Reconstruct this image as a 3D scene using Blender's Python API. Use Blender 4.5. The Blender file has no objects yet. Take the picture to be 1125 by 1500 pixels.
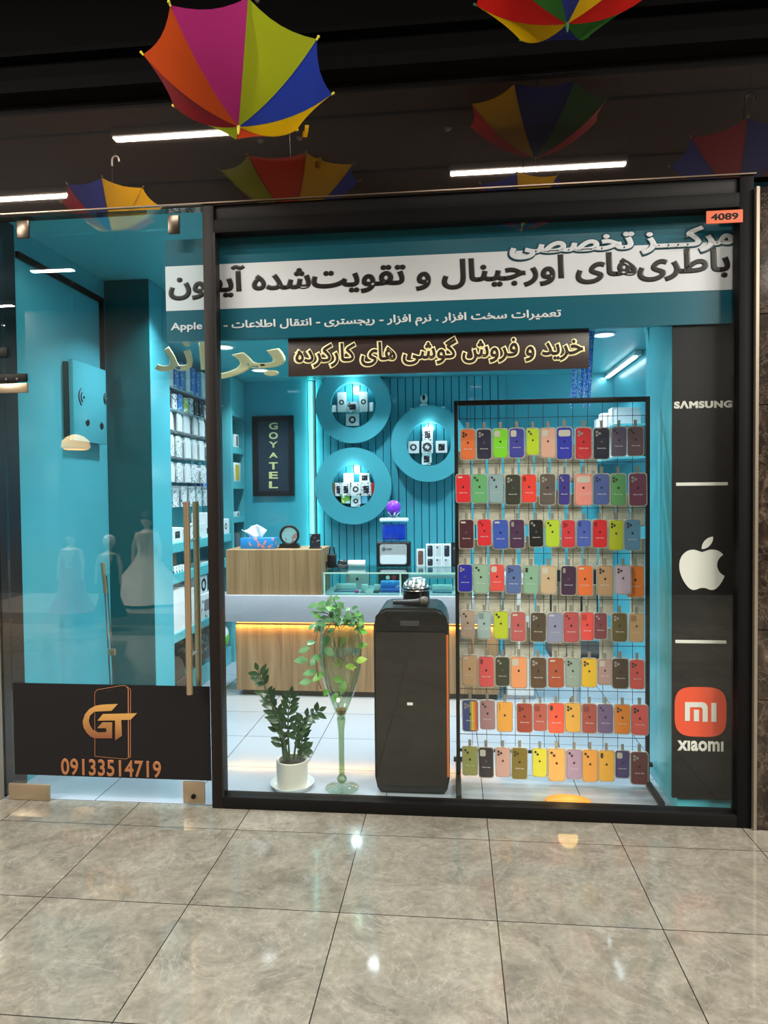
import bpy, bmesh, math, random
from mathutils import Vector, Matrix
random.seed(7)
C = bpy.context.scene.collection
scene = bpy.context.scene

# ------------------------------------------------------------------ camera
F_PX, YAW, PITCH, ROLL, CAM_H, CAM_D = 1001.7, 0.1011, -0.0274, -0.0099, 1.6074, 3.393
fw = Vector((-math.sin(YAW)*math.cos(PITCH), math.cos(YAW)*math.cos(PITCH), math.sin(PITCH)))
rt = Vector((math.cos(YAW), math.sin(YAW), 0)); up = rt.cross(fw)
cr, sr = math.cos(ROLL), math.sin(ROLL)
RT = cr*rt + sr*up; UP = -sr*rt + cr*up
CAM = Vector((0, -CAM_D, CAM_H))
cam_data = bpy.data.cameras.new('camera'); cam = bpy.data.objects.new('camera', cam_data); C.objects.link(cam)
cam_data.sensor_fit = 'VERTICAL'; cam_data.sensor_height = 36; cam_data.lens = F_PX/1500*36
cam.matrix_world = Matrix(((RT.x, UP.x, -fw.x, CAM.x), (RT.y, UP.y, -fw.y, CAM.y), (RT.z, UP.z, -fw.z, CAM.z), (0, 0, 0, 1)))
cam_data.clip_start = 0.05
scene.camera = cam

# ------------------------------------------------------------------ view, world, lights
scene.view_settings.view_transform = 'Standard'; scene.view_settings.look = 'None'
scene.view_settings.gamma = 1; scene.view_settings.exposure = 0.0; scene.view_settings.use_curve_mapping = False
scene.cycles.transparent_max_bounces = 32
scene.cycles.max_bounces = 10
scene.cycles.caustics_reflective = False; scene.cycles.caustics_refractive = False
world = bpy.data.worlds.new('world'); scene.world = world; world.use_nodes = True
world.node_tree.nodes['Background'].inputs[0].default_value = (0.75, 0.8, 0.9, 1)
world.node_tree.nodes['Background'].inputs[1].default_value = 0.02

SHOP_W = 10.0          # each shop downlight, watts
HALL_W = 96.0          # each corridor strip, watts
def area(name, loc, sx, sy, watts, col, rot=(0, 0, 0), shape='RECTANGLE', spread=None):
    l = bpy.data.lights.new(name, 'AREA'); l.shape = shape; l.size = sx
    if shape in ('RECTANGLE', 'ELLIPSE'): l.size_y = sy
    l.energy = watts; l.color = col
    if spread: l.spread = spread
    o = bpy.data.objects.new(name, l); C.objects.link(o); o.location = loc; o.rotation_euler = rot
    return o
COOL = (0.86, 0.95, 1.0); WARM = (1.0, 0.80, 0.58); HALL = (1.0, 0.93, 0.84); AMBER = (1.0, 0.55, 0.14)
DOWN = [(x, y, 2.75) for x in (-1.75, -0.75, 0.25, 1.1) for y in (1.75, 2.75)] + [(-1.75, 1.0, 3.1), (-0.7, 0.9, 3.1), (0.45, 0.9, 3.1)]
for p in DOWN: area('downlight_glow', (p[0], p[1], p[2]-0.022), 0.13, 0.13, SHOP_W*(1.8 if p[2] > 3 else 1.0), COOL, shape='DISK', spread=math.radians(112))
STRIPS = [(-2.0, -1.87, 1.3), (-4.3, -2.78, 1.5), (0.75, -2.78, 1.5), (4.3, -1.87, 1.5), (4.6, -2.78, 1.5), (-4.97, -4.8, 0.55), (4.6, -5.0, 1.5), (4.2, -3.9, 1.5), (6.2, -3.9, 1.5), (6.2, -5.0, 1.5),
          (-6.3, -3.9, 1.5), (-6.6, -5.0, 1.5), (-6.2, -2.78, 1.5), (5.0, -6.2, 1.5), (-7.2, -6.2, 1.5)]  # most strips far to the sides are unseen, added to brighten the shopfront
for x, y, L in STRIPS: area('strip_glow', (x, y, 4.43), L, 0.07, HALL_W*L/1.5*(1.7 if abs(x) > 3 else 0.8), HALL)
area('counter_strip_glow', (-0.75, 1.885, 0.572), 2.2, 0.02, 7.0, AMBER)
area('wall_strip_glow', (-1.40, 3.335, 1.85), 0.03, 2.0, 3.0, (0.5, 1.0, 0.95), rot=(math.pi/2, 0, 0))
area('ceiling_strip_glow', (1.46, 3.3, 2.70), 0.03, 2.0, 4.0, COOL, rot=(0, 0.5, 0))

# ------------------------------------------------------------------ helpers
def ray(px, py): return fw + (px-562.5)/F_PX*RT - (py-750)/F_PX*UP
def at(px, py, Y):
    d = ray(px, py); return CAM + d*((Y-CAM.y)/d.y)
def atx(px, py, X):
    d = ray(px, py); return CAM + d*((X-CAM.x)/d.x)
def atz(px, py, Z):
    d = ray(px, py); return CAM + d*((Z-CAM.z)/d.z)
def lin(c): return tuple(((v/255)/12.92 if v/255 <= 0.04045 else ((v/255+0.055)/1.055)**2.4) for v in c)

class NT:
    def __init__(s, m): s.t = m.node_tree; s.n = s.t.nodes
    def new(s, t, **kw):
        n = s.n.new(t)
        for k, v in kw.items():
            if k in n.inputs.keys(): n.inputs[k].default_value = v
            else: setattr(n, k, v)
        return n
    def link(s, a, b): s.t.links.new(a, b)
MATS = {}
def mat(name, rgb, rough=0.5, metal=0.0, spec=0.5, emit=None, es=0.0, alpha=1.0, bump=0.0, bscale=200.0, coat=0.0, var=0.0, vscale=6.0):
    if name in MATS: return MATS[name]
    m = bpy.data.materials.new(name); m.use_nodes = True; nt = NT(m); b = m.node_tree.nodes['Principled BSDF']
    b.inputs['Base Color'].default_value = (*lin(rgb), 1); b.inputs['Roughness'].default_value = rough
    b.inputs['Metallic'].default_value = metal; b.inputs['Specular IOR Level'].default_value = spec
    b.inputs['Coat Weight'].default_value = coat; b.inputs['Coat Roughness'].default_value = 0.05
    b.inputs['Alpha'].default_value = alpha
    if emit: b.inputs['Emission Color'].default_value = (*lin(emit), 1); b.inputs['Emission Strength'].default_value = es
    if bump or var:
        tc = nt.new('ShaderNodeTexCoord')
    if bump:
        no = nt.new('ShaderNodeTexNoise', Scale=bscale); bp = nt.new('ShaderNodeBump', Strength=bump, Distance=0.002)
        nt.link(tc.outputs['Object'], no.inputs['Vector']); nt.link(no.outputs['Fac'], bp.inputs['Height']); nt.link(bp.outputs['Normal'], b.inputs['Normal'])
    if var:
        no = nt.new('ShaderNodeTexNoise', Scale=vscale, Detail=4.0); hs = nt.new('ShaderNodeHueSaturation'); hs.inputs['Color'].default_value = (*lin(rgb), 1)
        mr = nt.new('ShaderNodeMapRange'); mr.inputs['To Min'].default_value = 1-var; mr.inputs['To Max'].default_value = 1+var
        nt.link(tc.outputs['Object'], no.inputs['Vector']); nt.link(no.outputs['Fac'], mr.inputs['Value']); nt.link(mr.outputs['Result'], hs.inputs['Value']); nt.link(hs.outputs['Color'], b.inputs['Base Color'])
    MATS[name] = m; return m
def glass(name, tint=(240, 250, 248), base=0.04, rough=0.0, gain=1.0):
    if name in MATS: return MATS[name]
    m = bpy.data.materials.new(name); m.use_nodes = True; nt = NT(m); m.node_tree.nodes.remove(m.node_tree.nodes['Principled BSDF'])
    out = m.node_tree.nodes['Material Output']
    tr = nt.new('ShaderNodeBsdfTransparent'); tr.inputs[0].default_value = (*lin(tint), 1)
    gl = nt.new('ShaderNodeBsdfGlossy'); gl.inputs['Roughness'].default_value = rough; gl.inputs['Color'].default_value = (1, 1, 1, 1)
    lw = nt.new('ShaderNodeLayerWeight', Blend=0.5)
    pw = nt.new('ShaderNodeMath', operation='POWER'); pw.inputs[1].default_value = 5.0
    mu = nt.new('ShaderNodeMath', operation='MULTIPLY_ADD'); mu.inputs[1].default_value = 0.9*gain; mu.inputs[2].default_value = base
    mx = nt.new('ShaderNodeMixShader')
    nt.link(lw.outputs['Facing'], pw.inputs[0]); nt.link(pw.outputs[0], mu.inputs[0]); nt.link(mu.outputs[0], mx.inputs[0])
    nt.link(tr.outputs[0], mx.inputs[1]); nt.link(gl.outputs[0], mx.inputs[2]); nt.link(mx.outputs[0], out.inputs['Surface'])
    MATS[name] = m; return m

class MB:
    def __init__(s): s.bm = bmesh.new(); s.m = 0
    def _f(s, vs):
        try: f = s.bm.faces.new(vs); f.material_index = s.m; return f
        except ValueError: return None
    def box(s, x0, x1, y0, y1, z0, z1, bev=0.0, seg=2):
        r = bmesh.ops.create_cube(s.bm, size=1.0); vs = r['verts']
        for v in vs: v.co = Vector((x0+(v.co.x+.5)*(x1-x0), y0+(v.co.y+.5)*(y1-y0), z0+(v.co.z+.5)*(z1-z0)))
        fs = set(f for v in vs for f in v.link_faces)
        for f in fs: f.material_index = s.m
        if bev: bmesh.ops.bevel(s.bm, geom=list(set(e for v in vs for e in v.link_edges)), offset=bev, segments=seg, affect='EDGES', profile=0.5)
        return s
    def prism(s, poly, y0, y1):
        a = [s.bm.verts.new((x, y0, z)) for x, z in poly]; b = [s.bm.verts.new((x, y1, z)) for x, z in poly]
        n = len(poly); s._f(a); s._f(b[::-1])
        for i in range(n): s._f([a[(i+1) % n], a[i], b[i], b[(i+1) % n]])
        return s
    def rrect(s, x0, x1, z0, z1, y0, y1, r, seg=6):
        return s.prism(rr(x0, x1, z0, z1, r, seg), y0, y1)
    def ringplate(s, outer, inner, y0, y1):
        n = len(outer)
        A, B = ([[s.bm.verts.new((x, y, z)) for x, z in p] for y in (y0, y1)] for p in (outer, inner))
        for i in range(n):
            j = (i+1) % n
            s._f([A[0][i], A[0][j], B[0][j], B[0][i]]); s._f([A[1][j], A[1][i], B[1][i], B[1][j]])
            s._f([A[0][j], A[0][i], A[1][i], A[1][j]]); s._f([B[0][i], B[0][j], B[1][j], B[1][i]])
        return s
    def tube(s, pts, r, seg=10, cap=True):
        pts = [Vector(p) for p in pts]; rs = r if isinstance(r, (list, tuple)) else [r]*len(pts)
        rings = []; prev = None
        for i, p in enumerate(pts):
            t = (pts[min(i+1, len(pts)-1)]-pts[max(i-1, 0)]).normalized()
            if prev is None:
                a = Vector((0, 0, 1)) if abs(t.z) < 0.9 else Vector((1, 0, 0)); n = t.cross(a).normalized()
            else: n = (prev - t*prev.dot(t)).normalized()
            prev = n; b = t.cross(n)
            rings.append([s.bm.verts.new(p + rs[i]*(math.cos(2*math.pi*k/seg)*n + math.sin(2*math.pi*k/seg)*b)) for k in range(seg)])
        for i in range(len(rings)-1):
            for k in range(seg): s._f([rings[i][k], rings[i][(k+1) % seg], rings[i+1][(k+1) % seg], rings[i+1][k]])
        if cap: s._f(rings[0][::-1]); s._f(rings[-1])
        return s
    def cyl(s, a, b, r, seg=20): return s.tube([a, b], r, seg)
    def lathe(s, prof, c=(0, 0, 0), seg=32, axis='z'):
        c = Vector(c); rings = []
        for r, z in prof:
            ring = []
            for k in range(seg if r > 1e-6 else 1):
                t = 2*math.pi*k/seg; x, y = r*math.cos(t), r*math.sin(t)
                ring.append(s.bm.verts.new(c + (Vector((x, y, z)) if axis == 'z' else Vector((x, -z, y)) if axis == 'y' else Vector((z, x, y)))))
            rings.append(ring)
        for A, B in zip(rings, rings[1:]):
            for k in range(seg):
                j = (k+1) % seg
                a = [A[k % len(A)], A[j % len(A)], B[j % len(B)], B[k % len(B)]]
                u = []
                for v in a:
                    if v not in u: u.append(v)
                if len(u) > 2: s._f(u)
        return s
    def ball(s, c, r, sc=(1, 1, 1), seg=20):
        ret = bmesh.ops.create_uvsphere(s.bm, u_segments=seg, v_segments=max(8, seg//2), radius=r)
        for v in ret['verts']:
            v.co = Vector(c) + Vector((v.co.x*sc[0], v.co.y*sc[1], v.co.z*sc[2]))
            for f in v.link_faces: f.material_index = s.m
        return s
    def poly(s, pts): s._f([s.bm.verts.new(p) for p in pts]); return s
    def mesh(s, me):
        s.bm.from_mesh(me); return s
    def build(s, name, mats, parent=None, smooth=35, loc=None, local=False, recalc=True):
        if recalc: bmesh.ops.recalc_face_normals(s.bm, faces=s.bm.faces[:])
        me = bpy.data.meshes.new(name); s.bm.to_mesh(me); s.bm.free()
        for m in (mats if isinstance(mats, (list, tuple)) else [mats]): me.materials.append(m)
        return link(name, me, parent, smooth, loc, local)
def link(name, me, parent=None, smooth=35, loc=None, local=False):
    o = bpy.data.objects.new(name, me); C.objects.link(o)
    if parent:
        o.parent = parent; root = parent
        while root.parent: root = root.parent
        if not local: me.transform(Matrix.Translation(-root.location))
    elif loc is not None:
        loc = Vector(loc)
        if not local: me.transform(Matrix.Translation(-loc))
        o.location = loc
    elif not local and len(me.vertices):
        xs = [v.co for v in me.vertices]
        b = Vector(((min(v.x for v in xs)+max(v.x for v in xs))/2, (min(v.y for v in xs)+max(v.y for v in xs))/2, min(v.z for v in xs)))
        me.transform(Matrix.Translation(-b)); o.location = b
    if smooth:
        me.polygons.foreach_set('use_smooth', [True]*len(me.polygons)); me.set_sharp_from_angle(angle=math.radians(smooth))
    return o
def rr(x0, x1, z0, z1, r, seg=6):
    p = []
    for cx, cz, a0 in ((x1-r, z0+r, -90), (x1-r, z1-r, 0), (x0+r, z1-r, 90), (x0+r, z0+r, 180)):
        for k in range(seg+1):
            a = math.radians(a0+90*k/seg); p.append((cx+r*math.cos(a), cz+r*math.sin(a)))
    return p
def circ(cx, cz, r, n=48): return [(cx+r*math.cos(2*math.pi*k/n), cz+r*math.sin(2*math.pi*k/n)) for k in range(n)]
def tag(o, label, cat, group=None):
    o['label'] = label; o['category'] = cat
    if group: o['group'] = group
    return o
def thing(name, loc, label, cat, group=None):
    o = bpy.data.objects.new(name, None); o.empty_display_size = 0.05; C.objects.link(o); o.location = loc
    return tag(o, label, cat, group)
def struct(o): o['kind'] = 'structure'; return o
def dup(o, parent=None):
    c = o.copy(); C.objects.link(c)
    if parent is not None: c.parent = parent
    for ch in list(o.children): dup(ch, c)
    return c
def recolor(o, m, slot=0):
    o.material_slots[slot].link = 'OBJECT'; o.material_slots[slot].material = m

# ---- lettering: letters are joined by hand with the joining forms of the script
FORM = {'ا': 'ﺍﺎ', 'آ': 'ﺁﺂ', 'د': 'ﺩﺪ', 'ر': 'ﺭﺮ', 'ز': 'ﺯﺰ', 'و': 'ﻭﻮ',
        'ب': 'ﺏﺐﺑﺒ', 'ت': 'ﺕﺖﺗﺘ', 'ج': 'ﺝﺞﺟﺠ', 'خ': 'ﺥﺦﺧﺨ', 'س': 'ﺱﺲﺳﺴ', 'ش': 'ﺵﺶﺷﺸ', 'ص': 'ﺹﺺﺻﺼ', 'ط': 'ﻁﻂﻃﻄ',
        'ع': 'ﻉﻊﻋﻌ', 'ف': 'ﻑﻒﻓﻔ', 'ق': 'ﻕﻖﻗﻘ', 'ل': 'ﻝﻞﻟﻠ', 'م': 'ﻡﻢﻣﻤ', 'ن': 'ﻥﻦﻧﻨ', 'ه': 'ﻩﻪﻫﻬ',
        'ی': '\uFBFC\uFBFD\uFEF3\uFEF4', 'ک': '\uFB8E\uFB8F\uFB90\uFB91', 'گ': '\uFB92\uFB93\uFB94\uFB95', 'ﻻ': '\uFEFB\uFEFC', 'ـ': 'ـــــ'}
def shape(t):
    t = t.replace('لا', 'ﻻ'); out = []
    for i, ch in enumerate(t):
        if ch == '\u200c': continue
        if ch not in FORM: out.append(ch); continue
        if ch == 'ـ': out.append('ـ'); continue
        pv = t[i-1] if i else ' '; nx = t[i+1] if i+1 < len(t) else ' '
        pj = pv in FORM and (len(FORM[pv]) >= 4); nj = nx in FORM and len(FORM[ch]) >= 4
        k = (1 if pj and not nj else 0 if not pj and not nj else 2 if nj and not pj else 3)
        out.append(FORM[ch][k])
    return ''.join(reversed(out))
def glyph_mesh(body, space, bd):
    """flat letters; contours that overlap inside one letter are filled one by one, so they never cut each other out"""
    c = bpy.data.curves.new('lettering', 'FONT'); c.body = body; c.size = 1; c.resolution_u = 4; c.space_character = space
    o = bpy.data.objects.new('lettering', c); C.objects.link(o); bpy.context.view_layer.update()
    cv = o.to_curve(bpy.context.evaluated_depsgraph_get())
    cont = []
    for sp in cv.splines:
        pts = [(p.co.copy(), p.handle_left.copy(), p.handle_right.copy()) for p in sp.bezier_points]
        poly = []
        for k, p in enumerate(pts):
            q = pts[(k+1) % len(pts)]
            for t in (0, .25, .5, .75):
                u = 1-t; v = p[0]*u**3+p[2]*3*u*u*t+q[1]*3*u*t*t+q[0]*t**3; poly.append((v.x, v.y))
        ar = sum(poly[k][0]*poly[(k+1) % len(poly)][1]-poly[(k+1) % len(poly)][0]*poly[k][1] for k in range(len(poly)))
        cont.append((ar, poly, pts))
    o.to_curve_clear(); bpy.data.objects.remove(o); bpy.data.curves.remove(c)
    def inside(pt, poly):
        r = False
        for k in range(len(poly)):
            (xa, ya), (xb, yb) = poly[k], poly[k-1]
            if (ya > pt[1]) != (yb > pt[1]) and pt[0] < (xb-xa)*(pt[1]-ya)/(yb-ya)+xa: r = not r
        return r
    hole = [any(q[0]*c_[0] < 0 and abs(q[0]) > abs(c_[0]) and inside(c_[1][0], q[1]) for q in cont) for c_ in cont]
    bm = bmesh.new()
    for (ar, poly, pts), h in zip(cont, hole):
        if h: continue
        group = [pts]+[q[2] for q, hq in zip(cont, hole) if hq and q[0]*ar < 0 and inside(q[1][0], poly)]
        cu = bpy.data.curves.new('contour', 'CURVE'); cu.dimensions = '2D'; cu.fill_mode = 'BOTH'; cu.resolution_u = 4; cu.extrude = 0.01; cu.bevel_depth = bd; cu.bevel_resolution = 1
        for g in group:
            sp = cu.splines.new('BEZIER'); sp.bezier_points.add(len(g)-1); sp.use_cyclic_u = True
            for bp, (co, hl, hr) in zip(sp.bezier_points, g):
                bp.handle_left_type = bp.handle_right_type = 'FREE'; bp.co = co; bp.handle_left = hl; bp.handle_right = hr
        ob = bpy.data.objects.new('contour', cu)
        me = ob.to_mesh(); bm.from_mesh(me); ob.to_mesh_clear(); bpy.data.objects.remove(ob); bpy.data.curves.remove(cu)
    me = bpy.data.meshes.new('lettering'); bm.to_mesh(me); bm.free(); return me
def text_mesh(body, x0, x1, z0, z1, Y, depth=0.004, bold=0.0, space=1.0):
    """lettering stretched into the world rectangle x0..x1, z0..z1, its face at Y looking to -Y"""
    raw = []
    for bd in ((bold, 0.0) if bold else (0.0,)):
        raw.append((glyph_mesh(body, space, bd), 0.01+bd))
    me = raw[0][0]
    vx = [v.co.x for v in me.vertices]; vy = [v.co.y for v in me.vertices]
    ax, bx, ay, by = min(vx), max(vx), min(vy), max(vy)
    sx = (x1-x0)/(bx-ax); sz = (z1-z0)/(by-ay)
    bm = bmesh.new()
    for k, (m_, zm) in enumerate(raw):
        for v in m_.vertices: v.co = Vector((x0+(v.co.x-ax)*sx, Y-(depth+.0004*k)*(v.co.z+zm)/(2*zm), z0+(v.co.y-ay)*sz))
        bm.from_mesh(m_); bpy.data.meshes.remove(m_)
    mb = MB(); mb.bm.free(); mb.bm = bm; mb.sx = sx; return mb
def words(mb, m, parent, name='lettering', gap=0.15):
    """one mesh for each word of a line"""
    bm = mb.bm; bm.verts.ensure_lookup_table(); seen = set(); isl = []
    for v in bm.verts:
        if v.index in seen: continue
        st = [v]; seen.add(v.index); vs = []
        while st:
            u = st.pop(); vs.append(u.index)
            for e in u.link_edges:
                w_ = e.other_vert(u)
                if w_.index not in seen: seen.add(w_.index); st.append(w_)
        isl.append((min(bm.verts[i].co.x for i in vs), max(bm.verts[i].co.x for i in vs), vs))
    isl.sort(key=lambda t_: t_[0]); grp = []
    for a_, b_, vs in isl:
        if grp and a_-grp[-1][1] < gap*mb.sx: grp[-1][1] = max(grp[-1][1], b_); grp[-1][2] += vs
        else: grp.append([a_, b_, list(vs)])
    for a_, b_, vs in grp:
        keep = set(vs); b2 = bm.copy(); b2.verts.ensure_lookup_table()
        bmesh.ops.delete(b2, geom=[v for v in b2.verts if v.index not in keep], context='VERTS')
        q = MB(); q.bm.free(); q.bm = b2; q.build(name, m, parent, smooth=0, recalc=False)
    bm.free()
def svg(d, n=8):
    import re
    tok = re.findall(r'[mMcCzZ]|-?\d*\.?\d+', d); i = 0; polys = []; cur = (0, 0); P = []; cmd = ''
    def num():
        nonlocal i; v = float(tok[i]); i += 1; return v
    while i < len(tok):
        if tok[i].isalpha(): cmd = tok[i]; i += 1
        if cmd in 'zZ': polys.append(P); P = []; continue
        if cmd == 'M': cur = (num(), num()); P = [cur]
        elif cmd == 'c':
            a = [(cur[0]+num(), cur[1]+num()) for _ in range(3)]
            for k in range(1, n+1):
                t = k/n; u = 1-t
                P.append(tuple(u**3*cur[j]+3*u*u*t*a[0][j]+3*u*t*t*a[1][j]+t**3*a[2][j] for j in (0, 1)))
            cur = a[2]
    if P: polys.append(P)
    return polys
FRUIT = svg('M12.152 6.896c-.948 0 -2.415 -1.078 -3.96 -1.04 -2.04 .027 -3.91 1.183 -4.961 3.014 -2.117 3.675 -.546 9.103 1.519 12.09 1.013 1.454 2.208 3.09 3.792 3.039 1.52 -.065 2.09 -.987 3.935 -.987 1.831 0 2.35 .987 3.96 .948 1.637 -.026 2.676 -1.48 3.676 -2.948 1.156 -1.688 1.636 -3.325 1.662 -3.415 -.039 -.013 -3.182 -1.221 -3.22 -4.857 -.026 -3.04 2.48 -4.494 2.597 -4.559 -1.429 -2.09 -3.623 -2.324 -4.39 -2.376 -2 -.156 -3.675 1.09 -4.61 1.09z M15.53 3.83c.843 -1.012 1.4 -2.427 1.245 -3.83 -1.207 .052 -2.662 .805 -3.532 1.818 -.78 .896 -1.454 2.338 -1.273 3.714 1.338 .104 2.715 -.688 3.559 -1.701z')
def fruit(mb, cx, cz, h, y0, y1, n=1):
    k = h/24
    for p in FRUIT: mb.prism([(cx+(x-12)*k, cz-(z-12)*k) for x, z in p[::n]], y0, y1)
    return mb

# ------------------------------------------------------------------ materials
TEAL = mat('teal_paint', (82, 178, 194), 0.22, var=0.04, vscale=2.0)
TEAL_GLOSS = mat('teal_lacquer', (76, 176, 194), 0.08, coat=0.3)
TEAL_MAT = mat('teal_shelf', (88, 181, 192), 0.4)
BLACK = mat('black_metal', (9, 8, 8), 0.55, spec=0.2, bump=0.05)
BRONZE = mat('dark_bronze_frame', (27, 21, 19), 0.5, spec=0.2, bump=0.05)
BLACKP = mat('black_plastic', (20, 20, 21), 0.4)
GLOSSBLACK = mat('gloss_black', (14, 14, 15), 0.12)
WHITE = mat('white_plastic', (226, 228, 228), 0.35)
PAPER = mat('white_card', (232, 234, 236), 0.6)
CHROME = mat('chrome', (205, 205, 205), 0.12, metal=1.0)
STEEL = mat('brushed_steel', (196, 174, 142), 0.28, metal=0.8, bump=0.05, bscale=80)
GLASS = glass('clear_glass', tint=(251, 254, 253), base=0.03)
DOORGLASS = glass('door_glass', tint=(246, 252, 252), base=0.045)
SIGNTEAL = mat('sign_teal', (18, 92, 112), 0.3)
SIGNWHITE = mat('sign_white', (226, 222, 230), 0.3)
INK = mat('sign_ink', (36, 24, 24), 0.35)
CREAM = mat('cream_letters', (236, 226, 178), 0.4)
STICKER = mat('black_vinyl', (17, 15, 17), 0.5, spec=.3)

def marble_floor():
    m = bpy.data.materials.new('polished_marble_tiles'); m.use_nodes = True; nt = NT(m); b = m.node_tree.nodes['Principled BSDF']
    tc = nt.new('ShaderNodeTexCoord'); sep = nt.new('ShaderNodeSeparateXYZ'); nt.link(tc.outputs['Object'], sep.inputs[0])
    def edge(sock, off):
        a = nt.new('ShaderNodeMath', operation='ADD'); a.inputs[1].default_value = off; nt.link(sock, a.inputs[0])
        d = nt.new('ShaderNodeMath', operation='DIVIDE'); d.inputs[1].default_value = 0.6; nt.link(a.outputs[0], d.inputs[0])
        fl = nt.new('ShaderNodeMath', operation='FLOOR'); nt.link(d.outputs[0], fl.inputs[0])
        fr = nt.new('ShaderNodeMath', operation='FRACT'); nt.link(d.outputs[0], fr.inputs[0])
        s = nt.new('ShaderNodeMath', operation='SUBTRACT'); s.inputs[1].default_value = 0.5; nt.link(fr.outputs[0], s.inputs[0])
        ab = nt.new('ShaderNodeMath', operation='ABSOLUTE'); nt.link(s.outputs[0], ab.inputs[0])
        g = nt.new('ShaderNodeMath', operation='GREATER_THAN'); g.inputs[1].default_value = 0.4965; nt.link(ab.outputs[0], g.inputs[0])
        return fl.outputs[0], g.outputs[0]
    fx, gx = edge(sep.outputs[0], 1.6463); fy, gy = edge(sep.outputs[1], 0.243)
    mxg = nt.new('ShaderNodeMath', operation='MAXIMUM'); nt.link(gx, mxg.inputs[0]); nt.link(gy, mxg.inputs[1])
    cmb = nt.new('ShaderNodeCombineXYZ'); nt.link(fx, cmb.inputs[0]); nt.link(fy, cmb.inputs[1])
    wn = nt.new('ShaderNodeTexWhiteNoise'); nt.link(cmb.outputs[0], wn.inputs['Vector'])
    # every tile shows its own piece of the stone
    sc = nt.new('ShaderNodeVectorMath', operation='SCALE'); sc.inputs['Scale'].default_value = 9.0; nt.link(wn.outputs['Color'], sc.inputs[0])
    ad = nt.new('ShaderNodeVectorMath', operation='ADD'); nt.link(tc.outputs['Object'], ad.inputs[0]); nt.link(sc.outputs[0], ad.inputs[1])
    n1 = nt.new('ShaderNodeTexNoise', Scale=5.0, Detail=8.0, Roughness=0.68, Distortion=1.2); nt.link(ad.outputs[0], n1.inputs['Vector'])
    n2 = nt.new('ShaderNodeTexNoise', Scale=3.2, Detail=7.0, Roughness=0.62, Distortion=2.0); nt.link(ad.outputs[0], n2.inputs['Vector'])
    n3 = nt.new('ShaderNodeTexNoise', Scale=38.0, Detail=4.0, Roughness=0.7); nt.link(ad.outputs[0], n3.inputs['Vector'])
    r1 = nt.new('ShaderNodeValToRGB'); e = r1.color_ramp.elements
    e[0].position = 0.30; e[0].color = (*lin((108, 104, 94)), 1); e[1].position = 0.72; e[1].color = (*lin((147, 143, 130)), 1)
    nt.link(n1.outputs['Fac'], r1.inputs[0])
    # pale veins where the noise crosses its middle
    s = nt.new('ShaderNodeMath', operation='SUBTRACT'); s.inputs[1].default_value = 0.5; nt.link(n2.outputs['Fac'], s.inputs[0])
    ab = nt.new('ShaderNodeMath', operation='ABSOLUTE'); nt.link(s.outputs[0], ab.inputs[0])
    vr = nt.new('ShaderNodeMapRange'); vr.inputs['From Max'].default_value = 0.018; vr.inputs['To Min'].default_value = 0.30; vr.inputs['To Max'].default_value = 0.0; nt.link(ab.outputs[0], vr.inputs['Value'])
    mv = nt.new('ShaderNodeMixRGB'); mv.inputs[2].default_value = (*lin((172, 165, 155)), 1); nt.link(vr.outputs[0], mv.inputs[0]); nt.link(r1.outputs[0], mv.inputs[1])
    m3 = nt.new('ShaderNodeMapRange'); m3.inputs['From Min'].default_value = 0.3; m3.inputs['From Max'].default_value = 0.7; m3.inputs['To Min'].default_value = 0.82; m3.inputs['To Max'].default_value = 1.14; nt.link(n3.outputs['Fac'], m3.inputs['Value'])
    mt = nt.new('ShaderNodeMapRange'); mt.inputs['To Min'].default_value = 0.9; mt.inputs['To Max'].default_value = 1.08; nt.link(wn.outputs['Value'], mt.inputs['Value'])
    mm = nt.new('ShaderNodeMath', operation='MULTIPLY'); nt.link(m3.outputs[0], mm.inputs[0]); nt.link(mt.outputs[0], mm.inputs[1])
    hs = nt.new('ShaderNodeHueSaturation'); nt.link(mv.outputs[0], hs.inputs['Color']); nt.link(mm.outputs[0], hs.inputs['Value'])
    mg = nt.new('ShaderNodeMixRGB'); mg.inputs[2].default_value = (*lin((46, 42, 38)), 1); nt.link(mxg.outputs[0], mg.inputs[0]); nt.link(hs.outputs[0], mg.inputs[1])
    nt.link(mg.outputs[0], b.inputs['Base Color'])
    rm = nt.new('ShaderNodeMapRange'); rm.inputs['To Min'].default_value = 0.04; rm.inputs['To Max'].default_value = 0.10; nt.link(n1.outputs['Fac'], rm.inputs['Value']); nt.link(rm.outputs[0], b.inputs['Roughness'])
    b.inputs['Specular IOR Level'].default_value = 0.4
    return m
def shop_tiles():
    m = bpy.data.materials.new('white_gloss_tiles'); m.use_nodes = True; nt = NT(m); b = m.node_tree.nodes['Principled BSDF']
    tc = nt.new('ShaderNodeTexCoord'); mp = nt.new('ShaderNodeMapping'); mp.inputs['Location'].default_value = (1.385, -0.0, 0); nt.link(tc.outputs['Object'], mp.inputs[0])
    br = nt.new('ShaderNodeTexBrick', offset=0.0, squash=1.0); br.inputs['Scale'].default_value = 1.0; br.inputs['Brick Width'].default_value = 0.51; br.inputs['Row Height'].default_value = 0.5; br.inputs['Mortar Size'].default_value = 0.0025; br.inputs['Mortar Smooth'].default_value = 0.0
    br.inputs['Color1'].default_value = (*lin((160, 168, 178)), 1); br.inputs['Color2'].default_value = (*lin((155, 163, 174)), 1); br.inputs['Mortar'].default_value = (*lin((70, 74, 80)), 1)
    nt.link(mp.outputs[0], br.inputs['Vector']); nt.link(br.outputs['Color'], b.inputs['Base Color']); b.inputs['Roughness'].default_value = 0.12
    return m
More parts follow.
